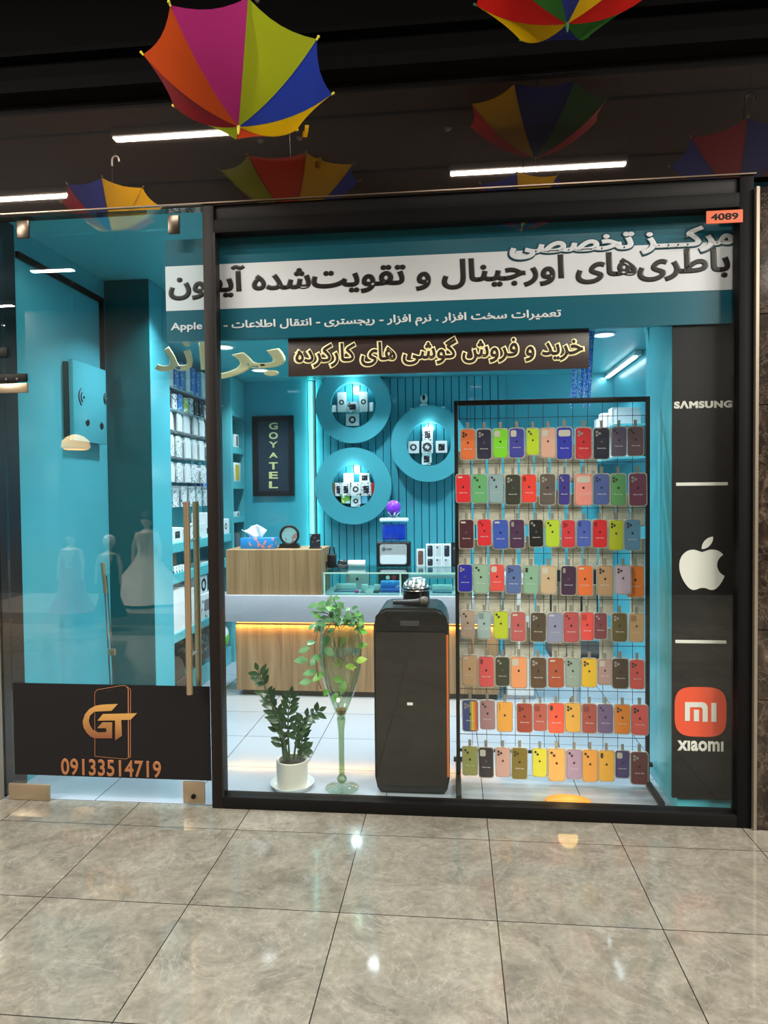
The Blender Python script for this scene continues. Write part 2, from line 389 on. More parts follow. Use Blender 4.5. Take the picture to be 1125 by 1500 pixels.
def wood(name, c0, c1, c2, scale=1.0):
    if name in MATS: return MATS[name]
    m = bpy.data.materials.new(name); m.use_nodes = True; nt = NT(m); b = m.node_tree.nodes['Principled BSDF']
    tc = nt.new('ShaderNodeTexCoord'); mp = nt.new('ShaderNodeMapping'); mp.inputs['Scale'].default_value = (14*scale, 14*scale, 0.7*scale); nt.link(tc.outputs['Object'], mp.inputs[0])
    n = nt.new('ShaderNodeTexNoise', Scale=1.0, Detail=6.0, Roughness=0.6, Distortion=0.6); nt.link(mp.outputs[0], n.inputs['Vector'])
    mp2 = nt.new('ShaderNodeMapping'); mp2.inputs['Scale'].default_value = (90*scale, 90*scale, 2*scale); nt.link(tc.outputs['Object'], mp2.inputs[0])
    n2 = nt.new('ShaderNodeTexNoise', Scale=1.0, Detail=3.0); nt.link(mp2.outputs[0], n2.inputs['Vector'])
    mx = nt.new('ShaderNodeMath', operation='MULTIPLY_ADD'); mx.inputs[1].default_value = 0.3; nt.link(n2.outputs['Fac'], mx.inputs[0]); nt.link(n.outputs['Fac'], mx.inputs[2])
    r = nt.new('ShaderNodeValToRGB'); e = r.color_ramp.elements
    e[0].position = 0.42; e[0].color = (*lin(c0), 1); e[1].position = 0.88; e[1].color = (*lin(c2), 1); k = e.new(0.62); k.color = (*lin(c1), 1)
    nt.link(mx.outputs[0], r.inputs[0]); nt.link(r.outputs[0], b.inputs['Base Color']); b.inputs['Roughness'].default_value = 0.45
    MATS[name] = m; return m
def dark_marble():
    m = bpy.data.materials.new('dark_brown_marble'); m.use_nodes = True; nt = NT(m); b = m.node_tree.nodes['Principled BSDF']
    tc = nt.new('ShaderNodeTexCoord')
    n = nt.new('ShaderNodeTexNoise', Scale=7.0, Detail=9.0, Roughness=0.7, Distortion=1.5); nt.link(tc.outputs['Object'], n.inputs['Vector'])
    r = nt.new('ShaderNodeValToRGB'); e = r.color_ramp.elements
    e[0].position = 0.42; e[0].color = (*lin((30, 24, 20)), 1); e[1].position = 0.75; e[1].color = (*lin((104, 90, 74)), 1); k = e.new(0.55); k.color = (*lin((52, 42, 34)), 1)
    nt.link(n.outputs['Fac'], r.inputs[0])
    v = nt.new('ShaderNodeTexVoronoi', feature='DISTANCE_TO_EDGE'); v.inputs['Scale'].default_value = 9.0
    ns = nt.new('ShaderNodeVectorMath', operation='SCALE'); ns.inputs['Scale'].default_value = 0.25; nt.link(n.outputs['Color'], ns.inputs[0])
    va = nt.new('ShaderNodeVectorMath', operation='ADD'); nt.link(tc.outputs['Object'], va.inputs[0]); nt.link(ns.outputs[0], va.inputs[1]); nt.link(va.outputs[0], v.inputs['Vector'])
    mr = nt.new('ShaderNodeMapRange'); mr.inputs['From Max'].default_value = 0.02; mr.inputs['To Min'].default_value = 0.45; mr.inputs['To Max'].default_value = 0; nt.link(v.outputs['Distance'], mr.inputs['Value'])
    mx = nt.new('ShaderNodeMixRGB'); mx.inputs[2].default_value = (*lin((150, 136, 116)), 1); nt.link(mr.outputs[0], mx.inputs[0]); nt.link(r.outputs[0], mx.inputs[1])
    nt.link(mx.outputs[0], b.inputs['Base Color']); b.inputs['Roughness'].default_value = 0.1; return m
def slat_wall():
    return TEAL_GLOSS
WOOD = wood('oak_laminate', (116, 86, 58), (150, 118, 82), (172, 142, 104))
MARBLE = dark_marble()

# ------------------------------------------------------------------ the setting: corridor
struct(MB().box(-9, 9, -7.5, 0.0, -0.12, 0.0).build('floor', marble_floor(), loc=(0, 0, 0)))
struct(MB().box(-2.42, 1.56, 0.0, 3.6, -0.12, 0.001).build('floor_shop', shop_tiles(), loc=(0, 0, 0)))
# dark mirror-like fascia over the shopfront, and the black wall above it
fm = bpy.data.materials.new('dark_brown_mirror_panel'); fm.use_nodes = True; nt = NT(fm); pb = fm.node_tree.nodes['Principled BSDF']
gl = nt.new('ShaderNodeBsdfGlossy'); gl.inputs['Roughness'].default_value = 0.015; gl.inputs['Color'].default_value = (0.85, 0.68, 0.58, 1)
mx = nt.new('ShaderNodeMixShader'); mx.inputs[0].default_value = 0.17; pb.inputs['Base Color'].default_value = (*lin((10, 7, 6)), 1); pb.inputs['Roughness'].default_value = 0.6; pb.inputs['Specular IOR Level'].default_value = 0.1
nt.link(pb.outputs[0], mx.inputs[1]); nt.link(gl.outputs[0], mx.inputs[2]); nt.link(mx.outputs[0], fm.node_tree.nodes['Material Output'].inputs['Surface'])
struct(MB().box(-5, 5, 0.0, 0.06, 3.065, 3.64).build('trim_fascia', fm))
DARKWALL = mat('black_ceiling_paint', (7, 7, 8), 0.9, spec=0.1, bump=0.3, bscale=30)
w = MB(); w.box(-5, 5, 0.02, 0.2, 3.64, 4.6)
w.box(-5, 5, -0.10, 0.02, 3.64, 3.70); w.box(-5, 5, -0.04, 0.02, 3.86, 3.885)
struct(w.build('wall_above', DARKWALL))
struct(MB().box(-9, 9, -7.5, 0.2, 4.5, 4.65).build('ceiling', mat('brown_ceiling', (86, 72, 64), 0.6)))
struct(MB().box(-9, 9, -7.6, -7.5, 0, 4.6).build('wall_opposite', mat('dim_wall', (52, 44, 40), 0.6)))
# marble pier on the right, its tiles with fine joints
w = MB()
zs = [0, 0.62, 0.95, 2.0, 2.42, 3.0]
for a, b in zip(zs, zs[1:]): w.box(1.412, 2.6, -0.05, 0.25, a+0.0015, b-0.0015, 0.002, 1)
struct(w.build('wall_right', MARBLE))
struct(MB().box(1.397, 1.411, -0.055, 0.05, 0.0, 3.0).build('trim_1', mat('pale_metal_trim', (150, 140, 124), 0.35, metal=0.6)))
w = MB()
for a, b in zip(zs, zs[1:]): w.box(-3.6, -2.42, -0.02, 0.25, a+0.0015, b-0.0015, 0.002, 1)
struct(w.build('wall_left', MARBLE))
struct(MB().box(-2.409, -2.402, -0.03, 0.0, 0.0, 3.06).build('trim_2', mat('pale_metal_trim', (150, 140, 124), 0.35, metal=0.6)))

# ------------------------------------------------------------------ the setting: shop shell
XL, XR, YB = -2.4, 1.55, 3.42
struct(MB().box(XL-0.1, XL+0.004, 0.012, 0.19, 0, 3.1).build('trim_13', mat('dark_jamb', (22, 20, 24), .3)))
struct(MB().box(XL-0.1, XL, 0.19, YB+0.1, 0, 3.12).build('wall_shop_left', TEAL))
struct(MB().box(XL, XR, YB+0.02, YB+0.1, 0, 3.12).build('wall_back', TEAL))
struct(MB().box(XR, XR+0.1, 0.62, YB+0.1, 0, 3.12).build('wall_shop_right', TEAL))
struct(MB().box(1.10, 1.392, 0.10, 0.66, 0, 3.1).build('wall_pier', TEAL))
struct(MB().box(XL, XR+0.1, 0.045, 1.57, 3.1, 3.16).build('ceiling_front', TEAL_MAT))
w = MB(); w.box(XL, XR, 1.52, YB+0.1, 2.75, 2.85); w.box(XL, XR, 1.52, 1.56, 2.85, 3.1)
struct(w.build('ceiling_shop', TEAL_MAT))
# curved bracket under the pier's head
pts = [(1.10, 2.9)] + [(1.10-0.42*(1-math.cos(a)), 2.42+0.42*math.sin(a)) for a in [math.radians(k*9) for k in range(0, 11)]]
pts = [(1.10, 2.42)] + [(1.10-0.36*(1-math.cos(math.radians(k*9))), 2.42+0.40*math.sin(math.radians(k*9))) for k in range(1, 11)] + [(1.10, 2.82)]
struct(MB().prism(pts, 0.60, 0.66).build('trim_3', TEAL))
# grooved slat wall behind the counter
w = MB(); x = -1.37; p = 0.0755
w.box(-1.385, 0.50, YB+0.004, YB+0.02, 0, 2.75)
slat_back = MB(); slat_back.box(-1.385, 0.50, YB-0.006, YB+0.004, 0, 2.75)
struct(slat_back.build('trim_4', mat('dark_groove', (10, 40, 48), 0.6)))
w = MB(); w.m = 0
for k in range(25):
    w.box(x+0.0035, x+p-0.0035, YB-0.024, YB-0.006, 0.0, 2.75, 0.002, 1); x += p
w.box(-1.385, 0.50, YB-0.0065, YB-0.006, 0, 0.01)
slats = w.build('trim_5', TEAL_GLOSS); struct(slats)
# back panel with the letter board, standing a little forward; the light strip runs down its edge
struct(MB().box(-2.10, -1.455, YB-0.02, YB+0.02, 0, 2.75).build('trim_6', TEAL_GLOSS))
struct(MB().box(-1.395, -1.375, YB-0.03, YB+0.02, 0, 2.75).build('trim_7', mat('dark_groove', (10, 40, 48), 0.6)))
t = thing('light_strip', (-1.425, YB-0.02, 0.8), 'tall glowing cyan light strip beside the dark letter board on the back wall', 'light strip')
MB().box(-1.452, -1.398, YB-0.005, YB+0.019, 0.8, 2.74).build('housing', TEAL_MAT, t)
MB().box(-1.446, -1.404, YB-0.016, YB-0.0055, 0.81, 2.74, 0.004).build('diffuser', mat('cyan_glow', (120, 255, 245), 0.4, emit=(90, 250, 240), es=1.1), t)
# ceiling downlights
for i, (x, y, z) in enumerate(DOWN):
    if z < 3: lab = 'round recessed downlight in the shop ceiling, one of a grid over the counter'; g = 'downlights over the counter'
    else: lab = 'round recessed downlight in the ceiling just behind the shop glass'; g = 'downlights behind the glass'
    t = thing('downlight', (x, y, z), lab, 'downlight', g)
    MB().lathe([(0.075, 0), (0.085, -0.002), (0.085, -0.008), (0.07, -0.012), (0.07, -0.004)], (x, y, z), 24).build('rim', WHITE, t)
    MB().lathe([(0, -0.006), (0.069, -0.006)], (x, y, z), 24).build('lens', mat('lamp_glow', (255, 255, 255), 0.4, emit=(235, 245, 255), es=3.0), t)
t = thing('ceiling_light_strip', (1.49, 3.3, 2.70), 'bright white linear light along the ceiling corner above the phone case rack', 'light strip')
MB().box(1.47, 1.53, 2.36, 4.3 if False else 3.40, 2.705, 2.745, 0.005).build('housing', WHITE, t)
MB().box(1.462, 1.50, 2.38, 3.39, 2.690, 2.704, 0.004).build('diffuser', mat('strip_glow_white', (255, 255, 255), 0.4, emit=(240, 250, 255), es=4.0), t)
# black trunking along the left wall
w = MB(); w.prism([(0.20, 2.965), (0.20, 2.93), (1.095, 2.93), (1.095, 2.2), (1.13, 2.2), (1.13, 2.965)], XL+0.001, XL+0.02)
for v in w.bm.verts: v.co = Vector((v.co.y, v.co.x, v.co.z))
tag(w.build('cable_trunking', BLACK), 'thin black trunking running along the top of the left teal wall and down', 'trunking')

# ------------------------------------------------------------------ shopfront frame, glass, door
FL0, FL1, FR0, FR1 = -1.242, -1.183, 1.331, 1.394
win = MB().box(FL0, FL1, -0.035, 0.045, 0, 3.062, 0.003).build('window_1', BRONZE); struct(win)
MB().box(FR0, FR1, -0.035, 0.045, 0, 3.062, 0.003).build('jamb', mat('black_frame', (8, 7, 8), 0.6, spec=0.15), win)
MB().box(FL1, FR0, -0.035, 0.045, 0, 0.062, 0.003).build('sill_rail', BLACK, win)
MB().box(FL1, FR0, -0.035, 0.045, 2.918, 2.985, 0.003).build('head_rail', mat('black_frame', (8, 7, 8), 0.6, spec=0.15), win)
MB().box(FL1, FR0, -0.02, 0.045, 2.985, 3.062, 0.003).build('header', BLACK, win)
MB().box(FL1-0.01, FR0+0.01, -0.006, 0.004, 0.05, 2.93).build('pane', GLASS, win)
struct(MB().box(-2.40, 1.40, -0.045, -0.03, 3.062, 3.068).build('trim_8', mat('bronze_edge', (120, 104, 90), 0.3, metal=0.7)))
MB().box(FL1-0.004, FL1+0.006, -0.037, -0.034, 0.06, 2.92).build('seal', mat('rubber_seal', (30, 30, 30), 0.3), win)
dz0, dz1 = 0.03, 2.955
door = MB().box(-2.335, -1.247, -0.010, 0.0, dz0, dz1, 0.001, 1).build('door_1', DOORGLASS); struct(door)
tr = MB().box(-2.39, -1.244, -0.010, 0.0, 2.962, 3.06, 0.001, 1).build('window_2', DOORGLASS); struct(tr)
sd = MB().box(-2.396, -2.342, -0.010, 0.0, 0.02, 2.957, 0.001, 1).build('window_3', DOORGLASS); struct(sd)
DARKFIT = mat('dark_steel_fitting', (92, 82, 72), 0.28, metal=0.9)
def fitting(name, a, b, z0, z1, m, parent, th=0.016):
    return MB().box(a, b, -0.010-th, -0.0105, z0, z1, 0.004).build(name, m, parent)
p0, p1 = at(29, 352, 0), at(46, 325, 0); fitting('top_patch', p0.x, p1.x, p0.z, p1.z, DARKFIT, door)
p0, p1 = at(249, 345, 0), at(265, 317, 0); fitting('top_patch', p0.x, p1.x, p0.z, p1.z, DARKFIT, door)
p0, p1 = at(17, 1168, 0), at(76, 1147, 0); fitting('bottom_patch', p0.x, p1.x, p0.z, p1.z, mat('satin_brass_steel', (176, 158, 132), 0.35, metal=0.75), door)
lk = None
p0, p1 = at(271, 1174, 0), at(302, 1143, 0); lk = fitting('floor_lock', p0.x, p1.x, max(p0.z, 0.004), p1.z, mat('satin_brass_steel', (176, 158, 132), 0.35, metal=0.75), door)
MB().cyl(((p0.x+p1.x)/2, -0.0335, 0.055), ((p0.x+p1.x)/2, -0.0255, 0.055), 0.012).build('keyhole', BLACK, lk)
p0, p1 = at(2, 577, 0), at(44, 562, 0); fitting('hinge_clamp', p0.x, p1.x, p0.z, p1.z, mat('satin_brass_steel', (176, 158, 132), 0.35, metal=0.75), door)
p0, p1 = at(2, 561, 0), at(43, 548, 0); hc = fitting('hinge_clamp', p0.x, p1.x, p0.z, p1.z, BLACK, door)
q = MB()
for u in (0.3, 0.68): q.cyl((p0.x+(p1.x-p0.x)*u, -0.03, p0.z+0.014), (p0.x+(p1.x-p0.x)*u, -0.0255, p0.z+0.014), 0.006, 10)
q.build('screw_heads', CHROME, hc)
p0, p1 = at(0, 525, 0), at(15, 510, 0); fitting('hinge_clamp', p0.x, p1.x, p0.z, p1.z, BLACK, door)
# pull handles: one tube on each side of the glass
hx, hz0, hz1 = at(275.5, 875, -0.07).x, at(276, 1017, -0.07).z, at(275, 735, -0.07).z
h = MB().tube([(hx, -0.07, hz0), (hx, -0.07, hz1)], 0.0165, 24).build('pull_handle', STEEL, door)
MB().tube([(hx, 0.055, hz0), (hx, 0.055, hz1)], 0.0165, 24).build('pull_handle', STEEL, door)
for zz in (at(276, 792, -.05).z, at(276, 960, -.05).z):
    MB().tube([(hx, -0.068, zz), (hx, 0.053, zz)], 0.008, 12).build('handle_bolt', CHROME, door)
# black vinyl on the lower part of the door, with the emblem and the telephone number
vz1, vz0 = at(170, 1003, -0.012).z, at(170, 1139, -0.012).z
vin = MB().box(-2.330, -1.252, -0.0125, -0.0105, vz0, vz1).build('vinyl_panel', STICKER, door)
COPPER = mat('copper_print', (176, 116, 76), 0.35, metal=0.35)
GOLD = mat('gold_print', (226, 172, 92), 0.35, metal=0.35)
for m_ in (GOLD,):                                          # the print runs from gold at the top to copper at the foot
    nt = NT(m_); tc = nt.new('ShaderNodeTexCoord'); sp_ = nt.new('ShaderNodeSeparateXYZ'); rp_ = nt.new('ShaderNodeValToRGB')
    rp_.color_ramp.elements[0].color = (*lin((140, 86, 60)), 1); rp_.color_ramp.elements[1].color = (*lin((216, 164, 90)), 1)
    nt.link(tc.outputs['Generated'], sp_.inputs[0]); nt.link(sp_.outputs[2], rp_.inputs[0]); nt.link(rp_.outputs[0], m_.node_tree.nodes['Principled BSDF'].inputs['Base Color'])
def door_px(cx, cy): return at(80+cx/6.618, 990+cy/6.618, -0.0125)
def dpoly(mb, pts, y0=-0.0165, y1=-0.0125):
    mb.prism([(p.x, p.z) for p in (door_px(*q) for q in pts)], y0, y1); return mb
ph = MB()
def line(mb, a, b, wd, y0=-0.0145, y1=-0.0126):
    a, b = Vector(a), Vector(b); d = (b-a).normalized(); n = Vector((-d.y, d.x))*wd
    dpoly(mb, [tuple(a+n), tuple(b+n), tuple(b-n), tuple(a-n)], y0, y1)
for a, b, wd in (((390, 165), (392, 780), 2), ((410, 135), (640, 95), 2.5), ((640, 95), (690, 95), 2.5), ((690, 95), (714, 125), 3), ((390, 165), (410, 135), 2.5), ((715, 120), (718, 785), 5), ((738, 130), (737, 785), 3), ((690, 95), (738, 130), 2), ((392, 780), (690, 806), 1.5), ((690, 806), (737, 785), 2.5)): line(ph, a, b, wd)
ph.build('phone_outline', COPPER, vin)
nt_ = MB(); dpoly(nt_, [(505, 140), (580, 128), (575, 148), (510, 158)], -0.0145, -0.0126); nt_.build('phone_notch', BLACKP, vin)
G = [(615, 272), (470, 278), (400, 288), (340, 320), (298, 370), (275, 440), (285, 500), (315, 550), (350, 585), (390, 603), (560, 603), (560, 450), (465, 450), (415, 505), (505, 505), (505, 545), (420, 548), (370, 520), (345, 480), (333, 435), (345, 385), (390, 345), (555, 337)]
g_ = MB(); dpoly(g_, G); g_.build('emblem', GOLD, vin)
T = [(470, 370), (800, 362), (740, 424), (648, 426), (655, 580), (590, 625), (590, 430), (418, 432)]
g_ = MB(); dpoly(g_, T); g_.build('emblem', GOLD, vin)
a, b = at(90, 1135, -0.0125), at(236, 1115, -0.0125)
text_mesh('09133514719', a.x, b.x, a.z, b.z, -0.0126, 0.003, 0.02, 1.05).build('lettering', COPPER, vin, smooth=0)

# ------------------------------------------------------------------ signs behind the glass
SY = 0.062
zc = lambda px, py: at(px, py, SY).z
xc = lambda px, py: at(px, py, SY).x
z_top = 2.93; z_w1 = zc(660, 372); z_w0 = zc(660, 440); z_b = zc(660, 487)
sx0, sx1 = xc(243, 430), 1.385
t = thing('signboard', ((sx0+sx1)/2, SY+0.02, z_b), 'long teal and white shop signboard with black Persian lettering behind the top of the glass', 'signboard')
MB().box(sx0, sx1, SY, SY+0.03, z_b, z_top).build('board', SIGNTEAL, t)
MB().box(sx0, xc(1073, 400), SY-0.002, SY, z_w0, z_w1).build('white_band', SIGNWHITE, t)
Z = dict(t1=(zc(770, 384), zc(1021, 328)), t2=(zc(258, 441), zc(378, 387)), t3=(zc(300, 474), zc(800, 456)))
s1 = shape('مرکـــز تخصصی')
words(text_mesh(s1, xc(743, 372), xc(1078, 345), Z['t1'][0], Z['t1'][1], SY-0.0025, 0.002, 0.075), mat('dark_teal_ink', (16, 66, 84), 0.3), t, 'lettering_outline', .12)
words(text_mesh(s1, xc(746, 372), xc(1075, 345), Z['t1'][0]+.010, Z['t1'][1]-.010, SY-0.0048, 0.003, 0.042), SIGNWHITE, t, gap=.12)
words(text_mesh(shape('باطری‌های اورجینال و تقویت‌شده آیفون'.replace('\u200c', '\u200c')), xc(247, 420), xc(1069, 400), Z['t2'][0], Z['t2'][1], SY-0.0022, 0.003, 0.036), INK, t)
words(text_mesh('Apple ID - ' + shape('تعمیرات سخت افزار . نرم افزار - ریجستری - انتقال اطلاعات'), xc(250, 464), xc(822, 462), zc(800, 471), zc(800, 453), SY-0.0003, 0.003, 0.030), SIGNWHITE, t)
# lower dark sign with glowing-edge letters
SY = 0.097
qx0, qx1 = xc(422, 520), xc(863, 510); qz0, qz1 = zc(640, 545), zc(640, 486)
t = thing('hanging_sign', ((qx0+qx1)/2, SY+0.02, qz0), 'dark brown sign with cream-outlined Persian lettering hanging under the teal signboard', 'sign')
MB().box(qx0, qx1, SY, SY+0.025, qz0, qz1, 0.002).build('board', mat('dark_brown_sign', (62, 44, 44), 0.35, var=0.25, vscale=4), t)
s2 = shape('خرید و فروش گوشی های کارکرده')
zz0, zz1 = zc(640, 536), zc(640, 492)
words(text_mesh(s2, xc(430, 515), xc(857, 510), zz0, zz1, SY-0.0003, 0.003, 0.080), mat('glowing_cream', (244, 226, 180), 0.4, emit=(244, 214, 150), es=0.35), t, 'lettering_outline', .1)
words(text_mesh(s2, xc(433, 515), xc(854, 510), zz0+.008, zz1-.008, SY-0.0035, 0.003, 0.022), mat('dark_brown_letters', (50, 33, 31), 0.4), t)
# orange number plate
a, b = at(1030, 333, 0), at(1083, 313, 0)
t = thing('number_plate', ((a.x+b.x)/2, -0.04, a.z), 'small orange plate with the number 4089 at the top right corner of the frame', 'plate')
MB().box(a.x, b.x, -0.041, -0.0355, a.z, b.z+.004, 0.001, 1).build('plate', mat('orange_plate', (206, 88, 38), 0.4), t)
text_mesh('4089', a.x+.02, b.x-.02, a.z+.014, b.z-.010, -0.0412, 0.001, 0.03).build('lettering', BLACK, t, smooth=0)
# black panel with brand marks, fixed to the pier behind the glass
SY = 0.080
bx0, bx1 = xc(985, 800), 1.388; bz0, bz1 = zc(1030, 1170), zc(1030, 474)
t = thing('brand_panel', ((bx0+bx1)/2, SY, bz0), 'tall black panel with white and orange emblems at the right end of the glass', 'panel')
MB().box(bx0, bx1, SY, SY+0.012, bz0, bz1).build('board', mat('black_panel', (9, 8, 11), 0.5, spec=.3), t)
OFFW = mat('off_white_print', (222, 218, 212), 0.4)
a, b = at(987, 599, SY), at(1073, 586, SY)
text_mesh('S\u039bMSUNG', a.x, b.x, a.z, b.z, SY-0.0003, 0.002, 0.060, 1.12).build('lettering', OFFW, t, smooth=0)
for yy in (709, 940):
    a, b = at(990, yy+2.3, SY), at(1066, yy-2.3, SY)
    if yy == 940: a, b = at(989, yy+2.3, SY), at(1064, yy-2.3, SY)
    MB().box(a.x, b.x, SY-0.003, SY, (a.z+b.z)/2-.008, (a.z+b.z)/2+.008, 0.002, 1).build('divider', OFFW, t)
a, b = at(995, 864, SY), at(1061, 786, SY)
fr_ = MB(); fruit(fr_, (a.x+b.x)/2, (a.z+b.z)/2, b.z-a.z, SY-0.003, SY); fr_.build('fruit_emblem', OFFW, t, smooth=0)
a, b = at(988, 1078, SY), at(1064, 1007, SY); ccx, ccz, hw, hh = (a.x+b.x)/2, (a.z+b.z)/2, (b.x-a.x)/2, (b.z-a.z)/2
se = []
for k in range(64):
    u = 2*math.pi*k/64; cu, su = math.cos(u), math.sin(u)
    se.append((ccx+hw*math.copysign(abs(cu)**0.55, cu), ccz+hh*math.copysign(abs(su)**0.55, su)))
em = MB().prism(se, SY-0.003, SY).build('square_emblem', mat('orange_print', (232, 78, 46), 0.4), t, smooth=0)
mi = MB()
def mpx(cx, cy): p = at(930+cx/3.749, 840+cy/3.749, SY); return (p.x, p.z)
mi.prism([mpx(*q) for q in ((273, 808), (273, 706), (370, 706), (388, 712), (398, 730), (398, 813), (370, 813), (370, 745), (362, 733), (300, 733), (300, 808))], SY-0.0055, SY-0.003)
mi.prism([mpx(*q) for q in ((322, 810), (322, 748), (350, 748), (350, 810))], SY-0.0055, SY-0.003)
mi.prism([mpx(*q) for q in ((418, 813), (418, 710), (446, 710), (446, 813))], SY-0.0055, SY-0.003)
mi.build('lettering', OFFW, em, smooth=0)
a, b = at(992, 1099.5, SY), at(1060, 1086, SY)
text_mesh('x\u0131aom\u0131', a.x, b.x, a.z, b.z, SY-0.0005, 0.002, 0.035, 1.05).build('lettering', OFFW, t, smooth=0)
# cream letters on clear sheet, hung inside above the shelves
SY = 0.9
t = thing('letter_sign', (at(325, 545, SY).x, SY, zc(325, 552)), 'large cream Persian letters on a clear sheet hung inside, half behind the window post', 'sign')
a, b = at(228, 552, SY), at(418, 497, SY)
MB().box(a.x-.02, b.x+.02, SY+0.002, SY+0.006, a.z-.02, b.z+.02).build('clear_sheet', glass('clear_sheet', tint=(245, 252, 252), base=0.02), t)
text_mesh(shape('برا') , at(292, 545, SY).x, b.x, zc(325, 556), zc(325, 494), SY, 0.012, 0.02).build('lettering', CREAM, t, smooth=0)
text_mesh(shape('ند'), a.x, at(283, 545, SY).x, zc(255, 544), zc(255, 499), SY, 0.012, 0.02).build('lettering', CREAM, t, smooth=0)
for xx in (a.x+.05, b.x-.05): MB().tube([(xx, SY+.004, b.z+.01), (xx, SY+.004, 3.1)], 0.0015, 6).build('wire', CHROME, t)

# ------------------------------------------------------------------ corridor ceiling: strip lights, grooves, umbrellas
for i, (x, y, L) in enumerate(STRIPS):
    t = thing('ceiling_light', (x, y, 4.5), 'long white linear light in the brown corridor ceiling, most side ones added as fill', 'ceiling light', 'corridor strip lights')
    MB().box(x-L/2-.01, x+L/2+.01, y-.045, y+.045, 4.44, 4.499, 0.004).build('housing', WHITE, t)
    MB().box(x-L/2, x+L/2, y-.038, y+.038, 4.433, 4.4395).build('diffuser', mat('strip_glow_white', (255, 255, 255), 0.4, emit=(240, 250, 255), es=4.0), t)
for i, y in enumerate((-1.87, -2.78)):
    struct(MB().box(-8.9, 8.9, y-0.012, y+0.012, 4.485, 4.4995).build('trim_%d' % (9+i), BLACKP))
for x in (-1.55, -1.22, -0.02, 0.42):
    t = tag(MB().lathe([(0, -.012), (.02, -.012), (.028, 0), (0, 0)], (x, -2.15, 4.4995), 16).build('ceiling_spot', WHITE), 'tiny white ceiling fitting between the two rows of corridor lights', 'ceiling fitting', 'tiny ceiling fittings')

UMB = dict(orange=(236, 92, 30), magenta=(214, 52, 150), lime=(186, 202, 30), blue=(42, 66, 178), yellow=(246, 196, 10), redorange=(240, 78, 30), wine=(150, 22, 36), red=(226, 36, 30), green=(52, 124, 44), dkblue=(46, 56, 148))
def fabric(key):
    name = 'umbrella_fabric_'+key
    if name in MATS: return MATS[name]
    m = bpy.data.materials.new(name); m.use_nodes = True; nt = NT(m); b = m.node_tree.nodes['Principled BSDF']
    col = (*lin(UMB[key]), 1); b.inputs['Base Color'].default_value = col; b.inputs['Roughness'].default_value = 0.55; b.inputs['Specular IOR Level'].default_value = 0.3
    tl = nt.new('ShaderNodeBsdfTranslucent'); tl.inputs[0].default_value = col
    mx = nt.new('ShaderNodeMixShader'); mx.inputs[0].default_value = 0.45
    tc = nt.new('ShaderNodeTexCoord'); no = nt.new('ShaderNodeTexNoise', Scale=9.0, Detail=3.0); bp = nt.new('ShaderNodeBump', Strength=0.25, Distance=0.01)
    nt.link(tc.outputs['Object'], no.inputs['Vector']); nt.link(no.outputs['Fac'], bp.inputs['Height']); nt.link(bp.outputs['Normal'], b.inputs['Normal'])
    nt.link(b.outputs[0], mx.inputs[1]); nt.link(tl.outputs[0], mx.inputs[2]); nt.link(mx.outputs[0], m.node_tree.nodes['Material Output'].inputs['Surface'])
    MATS[name] = m; return m
